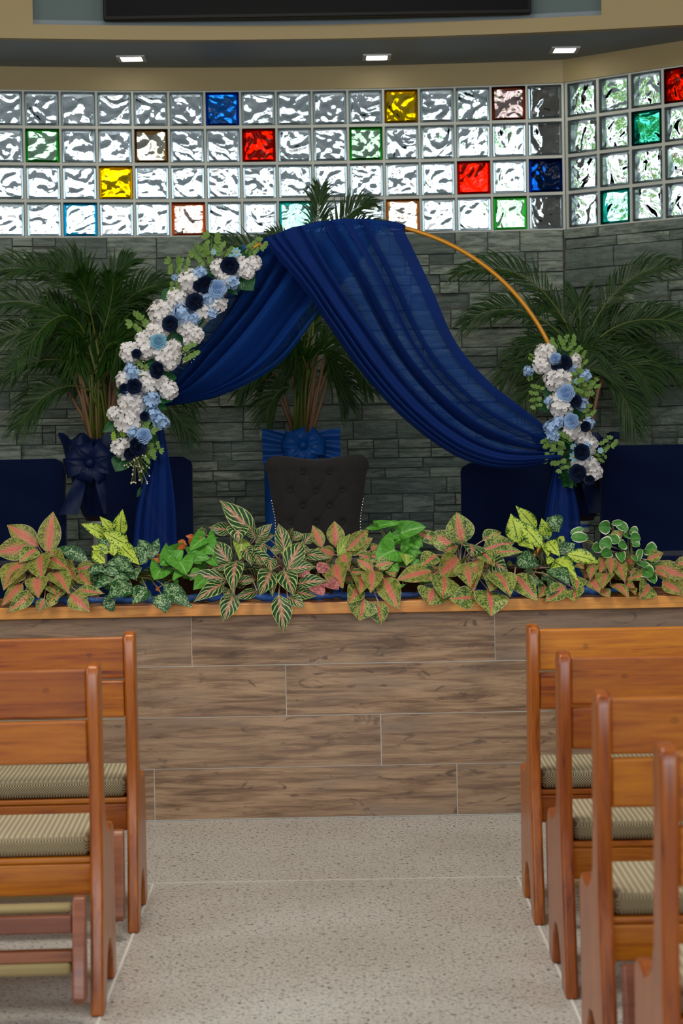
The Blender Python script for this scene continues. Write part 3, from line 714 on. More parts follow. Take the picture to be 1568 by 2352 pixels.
ledge_plant('potted_peperomia', 'trailing vine plant with white edged round leaves, standing above the dusty pink aglaonema', 'potted plant', 1455, [
 ('foliage','l_white','round',[(595,300,430,295,160),(680,245,830,350,110),(610,250,770,225,70),(850,340,965,380,120),(610,560,440,500,180),(860,450,1000,440,150),(850,430,765,420,100),(1060,600,1222,610,170),
   (600,620,465,680,140),(720,640,760,775,110),(1000,590,965,765,75),(1030,870,1165,960,170),(960,780,1100,860,130),(55,390,232,310,80),(60,440,298,440,130),(440,560,340,600,130),(900,520,985,560,90),(1110,960,1190,1060,120),
   (900,680,945,760,70),(700,520,560,400,130),(800,520,700,560,120)])],
 'stem', V7, 12, 'l_white', (1390,1500), PG)
ledge_plant('potted_aglaonema', 'deep pink aglaonema cut off by the right edge of the photo', 'potted plant', 1570, [
 ('foliage','l_pink','ovate',[(1195,830,1640,980,225),(1185,890,1362,992,130),(1290,1035,1640,1225,160),(1500,800,1700,760,150),(1600,1000,1560,1250,160)])],
 'stem_pink', V7, 8, 'l_pink', (1530,1640), PG)

# blue satin roll along the ledge, with a fine copper light string
mb = MB(); pts = []; rad = []
for k in range(150):
    x = -1.22 + 2.36*k/149
    pts.append((x, 7.905 + .006*math.sin(k*.37), ZL+.016+.0025*math.sin(k*.9)+.002*math.sin(k*2.1))); rad.append(.0135+.003*math.sin(k*.63)+.0015*math.sin(k*1.9))
mb.tube(pts, rad, 12); tag(obj('satin_cloth', mb, M['bluefoil'], None, smooth=True), 'rolled royal blue satin cloth lying along the ledge under the plants', 'cloth')
mb = MB(); mb.tube([(-1.2+2.3*k/400, 7.895+.012*math.sin(k*.21), ZL+.024+.010*math.sin(k*.33)*math.sin(k*.05)) for k in range(401)], .0009, 4)
tag(obj('light_string', mb, M['copper'], None, smooth=True), 'thin copper wire light string winding over the blue satin cloth', 'light string')

# ------------------------------------------------------------------ arch, drapes
YA = 9.3; CA = P(815, 1007, YA); RA = 494/PX(YA)
ARCH = thing('wedding_arch', (CA.x, YA, ZS), 'gold metal ring arch carrying blue drapes and flowers on the stage', 'arch')
mb = MB(); mb.tube([(CA.x+RA*math.cos(a), YA, CA.z+RA*math.sin(a)) for a in [2*math.pi*k/128 for k in range(129)]], .0105, 10, cap=False)
obj('ring', mb, M['gold'], ARCH, smooth=True)
zb_ = CA.z - RA
mb = MB()
for dx in (-.28,.28):
    mb.box((CA.x+dx-.02, YA-.28, ZS), (CA.x+dx+.02, YA+.28, ZS+.02))
mb.box((CA.x-.30, YA-.02, ZS), (CA.x+.30, YA+.02, ZS+.022)); obj('base_stand', mb, M['gold'], ARCH, bevel=.003)
mb = MB()
for sx in (-1,1): mb.tube([(CA.x+sx*.28, YA, ZS+.02), (CA.x+sx*.40, YA, CA.z-math.sqrt(RA*RA-.16))], .009, 8)
obj('brace', mb, M['gold'], ARCH)
def ringpt(x):
    return (x, 1007 - math.sqrt(max(0, 496**2-(x-815)**2)) - 2)
def cr(pts, n):
    pts = [Vector(p) for p in pts]; P_ = [pts[0]*2-pts[1]] + pts + [pts[-1]*2-pts[-2]]; out = []
    m = len(pts)-1
    for i in range(n+1):
        t = i/n*m; k = min(int(t), m-1); f = t-k; a, b_, c, d = P_[k], P_[k+1], P_[k+2], P_[k+3]
        out.append(.5*((2*b_)+(c-a)*f+(2*a-5*b_+4*c-d)*f*f+(3*b_-a-3*c+d)*f**3))
    return out
def drape(name, A, B, Y, folds, amp, mat, parent=None, nu=120, nv=60, dens=1.0, pw=1.0, seed=0, ampend=None, u0=0, u1=1, bow=0, top=0, ring=None):
    A = cr([P(x, y, Y) for x, y in A], nv); B = cr([P(x, y, Y) for x, y in B], nv)
    rs = random.Random(seed); ph = [rs.uniform(0, 6.28) for _ in range(6)]
    rows = []
    for i in range(nv+1):
        v = i/nv; wdt = (B[i]-A[i]).length; row = []
        am = amp * (.35 + .65*min(1, v*4)) * min(1, max(.3, wdt/.30))
        for j in range(nu+1):
            u = u0+(u1-u0)*j/nu; q = u**pw
            p_ = 2*math.pi*folds*q
            a1 = p_*.5+ph[0]+.9*math.sin(p_*.31+ph[1]+v*.8)+v*.5
            f = 2*abs(math.sin(a1))**.8-1 + .14*(2*abs(math.sin(a1*2.1+ph[2]+v*.7))-1) + .35*math.sin(p_*.4+ph[3])
            f = f/1.3
            pt = A[i].lerp(B[i], u) + Vector((0, -1, 0))*(am*f + bow*math.sin(math.pi*u)*min(1,v*3)) 
            if ring and v < .5:
                xr = ring[0]+(ring[1]-ring[0])*u; pr_ = P(*ringpt(xr), Y); ch = A[0].lerp(B[0], u)
                pt += (pr_-ch)*(1-v/.5)**2
            pt.z += am*.35*f*(1 if v > .05 else 0)
            if top and v < .08: pt.z += top*(1-(v/.08)); 
            row.append(pt)
        rows.append(row)
    mb = MB(); mb.grid(rows)
    return obj(name, mb, M[mat], parent, smooth=True)
SW = thing('drape_swag', (P(1290,1050,YA).x, YA, ZS), 'large blue chiffon swag draped over the arch top and swept to the right flowers', 'drape')
# right swag: broad sheer sheet and a dense bunched band along its lower left edge
TLF = [ringpt(604),(690,652),(752,742),(832,855),(930,962),(1050,1048),(1160,1076),(1285,1062)]
TRT = [ringpt(922),(985,655),(1045,790),(1120,880),(1190,936),(1288,1010)]
drape('sheer_panel', TLF, TRT, YA-.03, 3.2, .045, 'chiffon', SW, seed=3, nu=200, nv=90, top=.010, ring=(604,922))
TMID = [ringpt(700),(768,640),(850,760),(940,880),(1040,975),(1150,1030),(1287,1040)]
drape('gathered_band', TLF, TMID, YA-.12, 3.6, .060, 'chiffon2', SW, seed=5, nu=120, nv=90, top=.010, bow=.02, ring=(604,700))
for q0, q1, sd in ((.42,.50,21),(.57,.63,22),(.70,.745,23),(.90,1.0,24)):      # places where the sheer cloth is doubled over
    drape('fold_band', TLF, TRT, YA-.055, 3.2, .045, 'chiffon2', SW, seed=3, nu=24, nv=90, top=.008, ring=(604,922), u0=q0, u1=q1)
mb = MB(); pa = [ringpt(600+330*k/40) for k in range(41)]
mb.tube([P(x, y, YA-.012) for x, y in pa], [.0145+.002*math.sin(k*.9) for k in range(41)], 10); obj('top_roll', mb, M['chiffon2'], SW, smooth=True)
drape('tail', [(1276,1062),(1262,1120),(1248,1200),(1236,1330),(1232,1440)], [(1300,1062),(1318,1120),(1333,1200),(1343,1330),(1350,1440)], YA-.05, 3.4, .032, 'chiffon2', SW, seed=8, nu=90, nv=40)
SL = thing('drape_swag', (P(365,950,YA).x, YA+.05, ZS), 'blue chiffon swag falling from the arch top to the left flowers, behind the larger swag', 'drape')
drape('panel', [(592,556),(545,640),(490,730),(430,800),(385,880),(352,925)], [(880,520),(830,610),(735,728),(640,845),(510,912),(352,936)], YA+.06, 4.6, .060, 'chiffon', SL, seed=11, nu=190, nv=80, ring=(592,880))
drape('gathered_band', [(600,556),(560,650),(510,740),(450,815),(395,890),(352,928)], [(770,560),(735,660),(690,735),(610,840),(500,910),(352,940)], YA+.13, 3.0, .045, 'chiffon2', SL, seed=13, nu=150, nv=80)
drape('tail', [(358,975),(334,1080),(312,1180),(304,1300),(300,1450)], [(374,975),(392,1080),(404,1180),(408,1300),(412,1450)], YA-.06, 3.6, .03, 'chiffon2', SL, seed=17, nu=90, nv=40)

# ------------------------------------------------------------------ flower prototypes (unit diameter 1, facing -Y)
def fib(n):
    for i in range(n):
        z = 1-2*(i+.5)/n; r = math.sqrt(1-z*z); a = i*2.39996; yield Vector((r*math.cos(a), r*math.sin(a), z))
def hydrangea_mb(seed, nf=30):
    rs = random.Random(seed); mb = MB()
    for d in fib(nf):
        if d.y > .6: continue
        c = d*rs.uniform(.38,.44); up = Vector((rs.uniform(-1,1), rs.uniform(-1,1), rs.uniform(-1,1)))
        n = (d + up*.32).normalized(); a = n.cross(up).normalized(); b_ = n.cross(a)
        a0 = rs.uniform(0, 1.57); sz = rs.uniform(.19,.235)
        for k in range(4):
            th = a0 + k*math.pi/2; e = a*math.cos(th)+b_*math.sin(th); f = n.cross(e)
            vs = [c, c+e*sz*.35+f*sz*.36+n*.02, c+e*sz*.8+f*sz*.46+n*.055, c+e*sz*1.08+f*sz*.16+n*.04, c+e*sz*1.08-f*sz*.16+n*.04, c+e*sz*.8-f*sz*.46+n*.055, c+e*sz*.35-f*sz*.36+n*.02, c+e*sz*.6+n*.015]
            mb.add(vs, [(0,1,7),(1,2,7),(2,3,7),(3,4,7),(4,5,7),(5,6,7),(6,0,7)])
    mb.ball((0,.05,0), .34, 10, 7); return mb
def rose_mb(seed, full=True):
    rs = random.Random(seed); mb = MB()
    rings = [(.07,3,.42),(.14,3,.40),(.22,4,.36),(.30,5,.29),(.39,5,.20),(.47,6,.09)]
    for ri, (r, n, h) in enumerate(rings):
        a0 = rs.uniform(0, 6.28)
        for k in range(n):
            th0 = a0+k*2*math.pi/n; span = 2*math.pi/n*.72; rows = []
            for i in range(5):
                v = i/4; row = []
                for j in range(7):
                    u = j/6*2-1; th = th0+u*span; rad = r*(.55+.45*v)+(.05*v*v if ri > 2 else 0)+.012*ri*abs(u)
                    hh = -.15+(h+.15)*(v)*(1-.16*u*u)
                    if i == 4: rad += .03; hh -= .012
                    row.append(Vector((rad*math.cos(th), -hh, rad*math.sin(th))))
                rows.append(row)
            mb.grid(rows)
    mb.ball((0,.1,0), .3, 10, 6); return mb
def daisy_mb():
    mb = MB()
    for k in range(7):
        th = k*2*math.pi/7; e = Vector((math.cos(th),0,math.sin(th))); leaf(mb, e*.08, e*.5+Vector((0,-.08,0)), .28, Vector((0,-1,0)), .0, .1, 'round', 5, 4)
    return mb
def sprig_mb(seed, n=7):
    rs = random.Random(seed); mb = MB(); mb.tube([(0,0,-.5),(.03,-.03,0),(0,-.05,.4)], .015, 4)
    for k in range(n):
        z = -.3+.75*k/(n-1); s = (-1)**k; b0 = Vector((0,-.03,z*.9)); t0 = b0+Vector((s*rs.uniform(.25,.4), rs.uniform(-.15,.1), rs.uniform(.1,.3)))
        for q in (-.6,0,.6):
            d = (t0-b0); d = Vector((d.x*math.cos(q)-d.z*math.sin(q), d.y, d.x*math.sin(q)+d.z*math.cos(q)))
            leaf(mb, b0+(t0-b0)*.35, b0+(t0-b0)*.35+d*.75, .17, Vector((0,-1,0)), .04, .15, 'round', 4, 2)
    return mb
def breath_mb(seed, n=46):
    rs = random.Random(seed); mb = MB(); st = MB()
    for k in range(n):
        p = Vector((rs.gauss(0,.22), rs.gauss(0,.12), rs.uniform(-.55,.5))); mb.ball(p, .032, 6, 4)
        st.tube([(0,0,.55), p*.6+Vector((0,0,.2)), p], .006, 3)
    return mb, st
HP = {}
def part_proto(key, name, mbs, mat, label=None): HP[key] = (name, mbs, mat, label, [None]*len(mbs))
part_proto('h', 'hydrangea_head', [hydrangea_mb(s) for s in (1,2,3)], 'p_white', 'white hydrangea head')
part_proto('b', 'blossom', [hydrangea_mb(s, 18) for s in (4,5)], 'p_blue', 'pale blue blossom')
part_proto('r', 'rose', [rose_mb(s) for s in (1,2)], 'p_navy', 'navy blue rose')
part_proto('c', 'ranunculus', [rose_mb(s) for s in (3,4)], 'p_blue', 'pale blue ranunculus')
part_proto('t', 'ranunculus', [rose_mb(6)], 'p_cyan', 'sky blue ranunculus')
part_proto('d', 'daisy', [daisy_mb()], 'p_cyan', 'small sky blue daisy')
part_proto('s', 'sprig', [sprig_mb(s) for s in (1,2,3)], 'l_sprig', 'light green leaf sprig')
part_proto('L', 'sprig', [sprig_mb(9, 6)], 'l_lime2', 'lime green sprig')
bm1, bs1 = breath_mb(3)
part_proto('w', 'baby_breath', [bm1], 'p_cream', 'cream baby breath buds')
def put(key, par, pos, dia, rot):
    name, mbs, mat, label, cache = HP[key]; i = random.randrange(len(mbs)); loc = pos - WL[par.name]
    if cache[i] is None:
        o = obj(name, mbs[i], M[mat], par, local=True, smooth=True); cache[i] = o
        if label: o['label'] = label
        if key == 'd':
            c_ = MB(); c_.ball((0,-.06,0), .12, 8, 5); obj('centre', c_, M['p_yellow'], o, local=True, smooth=True)
        if key == 'w':
            obj('stalks', bs1, M['stem'], o, local=True)
    else:
        o = cache[i].copy(); SC.collection.objects.link(o); o.parent = par
        for ch in list(cache[i].children):
            cc = ch.copy(); SC.collection.objects.link(cc); cc.parent = o
    o.location = loc; o.rotation_euler = rot; o.scale = (dia,)*3
    return o
def garland(label, view, ringspan, items, leaves, sprigs):
    x0, y0, s = view
    px = x0+items[0][1]*s; par = thing('flower_garland', P(x0+sum(i[1] for i in items)/len(items)*s, y0+sum(i[2] for i in items)/len(items)*s, YA-.09), label, 'flowers')
    for key, zx, zy, d in items:
        lay = {'h':.105,'b':.125,'r':.155,'c':.150,'t':.16,'d':.15,'w':.12}[key]
        q = P(x0+zx*s, y0+zy*s, YA-lay-rr(0,.02)); dia = d*s/PX(YA-.12)*(1.0 if key in 'rct' else 1.13)
        put(key, par, q, dia, (rr(-.45,.35), rr(-3,3) if key != 'w' else 0, rr(-.45,.45)))
    mb = MB()
    for bx, by, tx, ty, wz in leaves:
        a, t = P(x0+bx*s, y0+by*s, YA-.09), P(x0+tx*s, y0+ty*s, YA-rr(.10,.14)); leaf(mb, a, t, wz*s/PX(YA-.1)*1.15, None, .05, .15, 'ovate', wave=.02)
    for k in range(60):                               # dark leaves that line the garland against the ring
        a_ = rr(*ringspan); c_ = Vector((CA.x+RA*math.cos(a_), YA-.05, CA.z+RA*math.sin(a_))); d = Vector((rr(-1,1), rr(-.5,0), rr(-1,1))).normalized()
        leaf(mb, c_, c_+d*rr(.045,.08), rr(.03,.045), None, .08, .2, 'ovate', 6, 4)
    obj('leaves', mb, M['l_silk'], par, smooth=True)
    for key, zx, zy, d, rt in sprigs:
        put(key, par, P(x0+zx*s, y0+zy*s, YA-.10-rr(0,.05)), d*s/PX(YA-.1), (rr(-.2,.2), rt, rr(-.2,.2)))
    # green garland wire holding everything to the ring
    mb = MB(); mb.tube([(CA.x+RA*math.cos(a), YA-.03+.006*math.sin(k*.9), CA.z+RA*math.sin(a)) for k, a in enumerate([ringspan[0]+(ringspan[1]-ringspan[0])*k/50 for k in range(51)])], .012, 6)
    obj('garland_stem', mb, M['stem'], par, smooth=True)
G = (200,520,450/1568)
items = [('h',x,y,d) for x,y,d in ((1060,330,140),(1240,325,150),(1335,290,115),(1120,400,135),(1290,370,100),(1210,260,90),(820,430,180),(720,580,165),(590,690,185),(1030,620,150),(930,670,150),(560,850,160),(800,800,160),(860,870,130),
  (820,920,100),(350,1010,160),(480,970,185),(640,1035,200),(450,900,120),(300,1230,130),(480,1240,190),(590,1240,110),(655,1310,140),(350,1390,175),(410,1460,130),(330,1560,195),(220,1500,110),(280,1770,160),(900,560,130),(690,960,120),(600,810,120),(850,480,120),(1090,470,90))]
items += [('b',x,y,d) for x,y,d in ((980,580,140),(760,700,150),(865,730,100),(905,370,100),(370,1190,120),(345,1140,90),(330,1320,100),(510,1390,130),(520,1500,110),(590,1570,120),(570,1530,90),(1160,440,110),(1000,695,80),(700,410,50),(370,1650,90))]
items += [('c',1040,500,130),('c',450,1680,120),('t',570,920,115)]
items += [('r',x,y,d) for x,y,d in ((1140,315,130),(950,465,130),(860,605,130),(665,780,115),(560,1150,120),(375,1280,110),(300,1300,80),(405,1760,140),(395,1020,70),(340,1820,90),(460,1520,70),(895,480,90))]
items += [('d',1190,205,75),('d',1155,250,60),('d',1010,205,50),('w',400,1940,200),('w',795,1030,110),('w',400,1090,100),('w',440,1060,60),('w',430,1590,100),('w',370,1640,70)]
leaves = [(1030,380,905,375,120),(1260,330,1250,200,110),(1225,390,1330,515,150),(1110,465,1205,550,55),(710,530,585,600,120),(620,760,515,835,120),(760,850,630,915,120),(800,900,720,960,90),(870,800,950,735,65),(560,1060,490,1140,85),
  (500,1100,475,1160,80),(410,1150,350,1195,90),(640,1130,600,1200,90),(570,1350,680,1405,130),(440,1410,560,1460,130),(290,1450,235,1560,90),(240,1560,122,1650,75),(290,1290,253,1385,70),(500,1570,570,1600,80),(290,1630,205,1740,110),(300,1850,225,1965,140),
  (520,1640,530,1760,70),(440,1560,520,1540,90),(620,1420,560,1460,90),(680,680,720,740,90),(670,700,650,650,60),(690,1180,640,1240,90)]
sprigs = [('s',990,170,190,.1),('s',950,280,190,-.5),('s',1080,235,170,.6),('s',700,350,170,-.1),('s',770,330,120,.2),('s',440,800,190,-.9),('L',260,1700,150,-.3),('s',1340,170,150,.9),('s',480,1760,140,2.5),('s',540,1750,130,2.8),('s',910,240,150,-.9),
  ('s',800,1010,160,1.2),('s',490,1620,170,.8),('s',480,1820,120,2.6),('s',1290,210,90,.3),('s',400,1120,140,2.2),('s',700,460,110,3)]
garland('long white, pale blue and navy flower garland on the upper left of the ring', G, (math.radians(118), math.radians(193)), items, leaves, sprigs)
bt = MB(); a = P(552,577,YA-.06); bb = P(562,565,YA-.06); bt.tube([a, bb], .014, 8); tag(obj('cable_tie', bt, M['bluefoil'], None), 'short blue tape wrapped at the top end of the left garland', 'tape')
G = (1168,740,400/1568)
items = [('h',x,y,d) for x,y,d in ((330,280,165),(300,380,160),(370,370,90),(590,340,120),(600,400,85),(440,500,230),(470,740,220),(450,850,85),(560,985,150),(650,970,130),(680,1050,140),(740,1090,115),(740,1160,75),(660,1270,120),(730,1280,135),(765,1350,140),(720,1410,90),(600,1270,75),(390,240,80))]
items += [('b',x,y,d) for x,y,d in ((570,430,85),(690,480,100),(655,735,115),(350,710,65),(720,910,100),(380,950,130),(440,900,100),(400,1020,110),(700,1120,70),(710,1215,60),(175,440,85),(655,460,60))]
items += [('c',425,335,105),('c',515,640,145),('c',565,890,125)]
items += [('r',x,y,d) for x,y,d in ((505,365,120),(600,710,105),(690,940,90),(655,1170,135),(620,1360,145),(420,395,70),(730,1420,80))]
items += [('d',615,530,60),('d',580,1120,60),('d',585,1210,90),('d',825,1155,55),('w',745,590,70)]
leaves = [(435,640,290,600,180),(370,760,265,785,100),(650,850,520,830,130),(560,780,680,860,120),(530,920,450,965,80),(580,1050,445,1030,120),(420,610,330,680,130),(600,790,560,860,100),(450,1010,540,1090,110),(360,340,260,330,60)]
sprigs = [('s',x,y,d,rt) for x,y,d,rt in ((450,215,150,-.3),(530,205,150,.3),(560,260,130,.8),(570,500,170,1.3),(640,600,190,1.5),(690,560,150,1.0),(265,620,130,-1.2),(275,720,130,-1.8),(700,820,130,.9),(450,1100,210,-2.2),(420,1170,190,-2.6),(500,1070,160,-1.),
  (500,1280,140,-2.0),(570,1310,120,2.8),(870,1110,160,.9),(820,1190,110,2.4),(600,1040,120,.3),(640,370,110,.8),(740,560,120,1.3),(370,1080,120,-1.9),(750,1200,90,1.9),(190,480,70,3.0),(620,290,120,.9),(600,560,150,2.0),(220,330,80,-1))]
garland('shorter white, pale blue and navy flower garland low on the right of the ring', G, (math.radians(-14), math.radians(25)), items, leaves, sprigs)

# ------------------------------------------------------------------ palms
def frond(mb, st, base, ctrl, tip, LL=.18, n=32, wd=.0095, r=.005, start=.25, droop=.25):
    base, ctrl, tip = Vector(base), Vector(ctrl), Vector(tip); K = 14
    def Bz(t): return base*(1-t)**2 + ctrl*2*t*(1-t) + tip*t*t
    st.tube([Bz(k/K) for k in range(K+1)], [r*(1-.8*k/K) for k in range(K+1)], 5)
    for i in range(n):
        t = start+(1-start)*(i+.5)/n; p = Bz(t); tg = (Bz(min(1,t+.02))-Bz(t-.02)).normalized()
        s = tg.cross(Vector((rr(-.2,.2),-1,.3))).normalized()
        f = (i+.5)/n; ll = LL*(.45+.75*math.sin(math.pi*min(1,f*.9+.12)))*rr(.85,1.1)
        for sg in (-1,1):
            d = (tg*(.85+.6*f)+s*sg*(.85-.4*f)+Vector((rr(-.1,.1),rr(-.45,.3),rr(0,.2)))).normalized()
            e = p+d*ll+Vector((0,0,-droop*ll*rr(.6,1.3))); m_ = p+d*ll*.5+Vector((0,0,.02*ll))
            nn = d.cross(Vector((0,-1,0)))
            nn = nn.normalized()*wd*.5 if nn.length > 1e-3 else Vector((0,0,wd*.5))
            q1 = p.lerp(m_, .5)
            mb.add([p-nn*.3,p+nn*.3,q1-nn,q1+nn,m_-nn*.95,m_+nn*.95,e], [(0,1,3,2),(2,3,5,4),(4,5,6)], [(0,0),(1,0),(0,.3),(1,.3),(0,.6),(1,.6),(.5,1)])
def palm(label, bpx, bpy, Y, fronds, canes, label2=None, LL=.18):
    b = P(bpx, bpy, Y); par = thing('areca_palm', b, label, 'potted palm', 'areca palms behind the arch')
    mb = MB(); st = MB(); cn = MB()
    for (sx, sy, cx, cy, tx, ty, dy) in fronds:
        q0 = P(sx, sy, Y+dy*.3); q1 = P(cx, cy, Y+dy*.7); q2 = P(tx, ty, Y+dy)
        frond(mb, st, q0, q1, q2, LL)
        r0 = Vector((b.x+rr(-.05,.05), Y+rr(-.05,.05), b.z)); st.tube([r0, r0.lerp(q0,.55)+Vector((0,0,.04)), q0], [.008,.007,.006], 5)
    for k in range(canes):
        a_ = rr(-.09,.09); hh = rr(.25,.55)
        cn.tube([(b.x+a_*.6, Y+rr(-.06,.06), b.z-.02), (b.x+a_*1.3, Y, b.z+hh*.5), (b.x+a_*2.2+rr(-.03,.03), Y+rr(-.03,.03), b.z+hh)], [.011,.009,.006], 6)
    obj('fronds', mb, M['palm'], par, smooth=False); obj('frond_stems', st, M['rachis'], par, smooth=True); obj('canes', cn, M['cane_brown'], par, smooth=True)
    return par
random.seed(5)
fr = [(215,760,200,600,60,612,-.1),(205,740,120,560,-60,640,-.15),(220,760,215,600,130,596,.05),(230,760,240,640,300,600,.0),(240,790,280,650,385,655,-.1),(200,790,90,640,-60,720,-.15),(200,780,150,640,30,850,-.35),(200,820,60,700,-70,830,-.1),
  (205,850,90,780,-60,910,-.2),(215,850,150,700,120,720,.1),(230,820,290,720,350,740,.05),(235,830,330,740,420,800,.1),(240,880,330,800,450,930,.1),(245,900,360,860,440,1010,.05),(210,900,130,850,40,980,-.1),(220,780,200,660,180,640,-.25),
  (225,800,260,700,260,640,-.2),(215,840,120,760,70,800,.1),(225,850,250,740,300,820,-.2),(210,860,170,760,180,850,-.25),(230,880,270,790,330,900,-.15)]
for k in range(18): fr.append((rr(205,245), rr(820,920), rr(150,300), rr(700,800), rr(80,350), rr(680,880), rr(-.2,.25)))
palm('tall areca palm filling the left side behind the flower garland', 232, 1012, 10.0, fr, 16)
fr = [(700,760,650,560,480,552,.05),(705,760,680,560,625,545,.1),(720,740,735,500,880,520,-.05),(722,740,730,470,735,440,.05),(718,750,760,470,850,470,.05),(680,860,620,800,545,905,-.1),(685,840,640,740,575,800,0),(700,820,690,700,640,700,.05),
  (715,830,760,740,800,800,0),(720,840,790,770,855,900,-.05),(700,840,720,700,730,700,0),(690,880,650,800,600,880,.05),(715,880,760,820,800,930,.05),(705,850,680,760,670,840,-.15),(710,850,740,760,765,850,-.15),(695,900,640,860,610,960,-.05)]
for k in range(3): fr.append((rr(690,715), rr(850,900), rr(650,750), rr(740,800), rr(600,810), rr(720,880), rr(-.1,.2)))
palm('slender areca palm standing in the blue wrapped stand at the centre', 695, 988, 10.35, fr, 11)
fr = [(1325,800,1230,560,1042,632,-.05),(1325,810,1200,650,1065,745,0),(1340,800,1400,620,1550,606,0),(1345,810,1440,680,1640,770,-.1),(1345,830,1450,700,1580,745,.05),(1330,840,1240,760,1150,880,0),(1330,860,1260,800,1190,950,-.05),(1345,850,1430,780,1500,900,0),
  (1350,870,1420,840,1460,990,-.05),(1335,820,1330,680,1330,690,.1),(1335,820,1290,680,1240,720,.05),(1340,830,1390,700,1440,740,.1),(1330,850,1280,780,1200,800,.1),(1345,840,1400,760,1480,800,.1),(1350,860,1460,800,1560,860,.1)]
for k in range(16): fr.append((rr(1320,1350), rr(840,900), rr(1270,1410), rr(740,830), rr(1180,1490), rr(720,920), rr(-.1,.25)))
palm('areca palm spreading behind the right flower garland', 1325, 1000, 10.1, fr, 12)

# pots, wraps and plinths
def bow(mb, c, s, seed):
    rs = random.Random(seed)
    for k in range(7):
        a_ = k*math.pi*2/7+rs.uniform(-.2,.2); e = Vector((math.cos(a_), 0, math.sin(a_)*.8)); n_ = Vector((-e.z,0,e.x))
        rows = []
        for i in range(13):
            t = i/12*math.pi*2; r_ = s*(.55-.5*math.cos(t))*rs.uniform(.97,1.03); y_ = -.05-.05*math.sin(t)*s*6
            rows.append([c+e*r_+n_*w_*s*.42*(.4+.6*math.sin(t/2))+Vector((0,y_-.012*abs(w_),0)) for w_ in (-1,-.5,0,.5,1)])
        mb.grid(rows)
    for sg in (-1,1):
        rows = [[c+Vector((sg*(.02+.09*v)+w_*(.02+.03*v), -.06-.01*math.sin(v*6+w_*2), -s*2.1*v)) for w_ in (-1,-.4,.3,1)] for v in [i/8 for i in range(9)]]; mb.grid(rows)
    mb.ball(c+Vector((0,-.075,0)), s*.22, 10, 8)
def wrapped_pot(px, Y, label, seed):
    c = P(px, 1195, Y); zb = c.z; zt_ = P(px, 1010, Y).z; x = c.x
    pl_ = thing('plinth', (x,Y,ZS), 'slim grey pedestal with a white and blue banded top under the '+('left' if seed==1 else 'right')+' wrapped palm pot', 'stand')
    mb = MB(); mb.lathe([(.0001,0),(.13,0),(.13,.02),(.05,.05),(.05,zb-ZS-.06),(.0001,zb-ZS-.06)], (x,Y,ZS), 28); obj('column', mb, M['ext'], pl_, smooth=False)
    mb = MB(); mb.lathe([(.0001,zb-ZS-.059),(.062,zb-ZS-.059),(.062,zb-ZS-.001),(.0001,zb-ZS-.001)], (x,Y,ZS), 28); obj('saucer', mb, M['white'], pl_)
    mb = MB(); mb.lathe([(.0625,zb-ZS-.035),(.0625,zb-ZS-.018)], (x,Y,ZS), 28); obj('blue_band', mb, M['bluefoil'], pl_)
    po = thing('plant_pot', (x,Y,zb), label, 'plant pot')
    h = zt_-zb; mb = MB(); mb.lathe([(.0001,.0),(.085,.0),(.12,h*.3),(.165,h*.75),(.18,h*.93),(.172,h*.93),(.16,h*.85),(.0001,h*.85)], (x,Y,zb), 32); obj('body', mb, M['pot'], po, smooth=True)
    rs = random.Random(seed); mb = MB(); rows = []
    for i in range(15):
        v = i/14; row = []
        for j in range(64):
            a_ = j/64*6.2832; r_ = (.092+.105*v**.8)*(1+.05*math.sin(a_*11+seed)*(.3+v)+.03*math.sin(a_*23)) + (.03*math.sin(a_*7+1)*max(0,v-.85)*6)
            row.append(Vector((x+r_*math.cos(a_), Y+r_*math.sin(a_), zb+.02+(h*1.0)*v+(.02*math.sin(a_*9)*v if v > .9 else 0))))
        rows.append(row)
    mb.grid(rows, closed=True); obj('organza_wrap', mb, M['organza'], po, smooth=True)
    mb = MB(); bow(mb, Vector((x-.03, Y-.17, zb+h*.72)), .12, seed); obj('bow', mb, M['organza'], po, smooth=True)
wrapped_pot(236, 10.0, 'dark tapering pot wrapped in navy organza with a bow, under the left palm', 1)
wrapped_pot(1325, 10.1, 'dark tapering pot wrapped in navy organza, behind the right drape tail', 2)
YP = 10.35; x0, x1 = P(610,1100,YP).x, P(779,1100,YP).x; zt_ = P(695,992,YP).z; xm = (x0+x1)/2
DS = thing('draped_stand', (xm,YP,ZS), 'tall square plant stand draped in royal blue satin with a bow, behind the charcoal chair', 'plant stand')
rows = []
hw = (x1-x0)/2
for i in range(24):
    v = i/23; row = []
    for j in range(80):
        a_ = j/80*2*math.pi; cx, sy_ = math.cos(a_), math.sin(a_); k_ = 1/max(abs(cx),abs(sy_)); k_ = min(k_, 1.33)
        r_ = hw*k_*(1+.018*math.sin(a_*12)*(1-v*.5)); row.append(Vector((xm+r_*cx, YP+r_*sy_, ZS+.003+(zt_-ZS)*v+.008*math.sin(a_*5)*v)))
    rows.append(row)
mb = MB(); mb.grid(rows, closed=True); obj('satin_drape', mb, M['satin'], DS, smooth=True)
mb = MB(); mb.box((x0+.03,YP-hw+.03,ZS), (x1-.03,YP+hw-.03,zt_-.04)); obj('pedestal', mb, M['pot'], DS)
rows = []
for i in range(25):                                   # wide sash across the top
    u = i/24*2-1; pinch = .25+.75*abs(u)**.7
    rows.append([Vector((xm+u*hw*1.04, YP-hw-.03-.012*math.sin(w_*9+u*3)*pinch, zt_-.07+w_*.09*pinch)) for w_ in [k/14*2-1 for k in range(15)]])
mb = MB(); mb.grid(rows); obj('sash', mb, M['satin'], DS, smooth=True)
mb = MB(); bow(mb, Vector((xm+.01, YP-hw-.03, zt_-.07)), .105, 4); obj('bow', mb, M['satin'], DS, smooth=True)

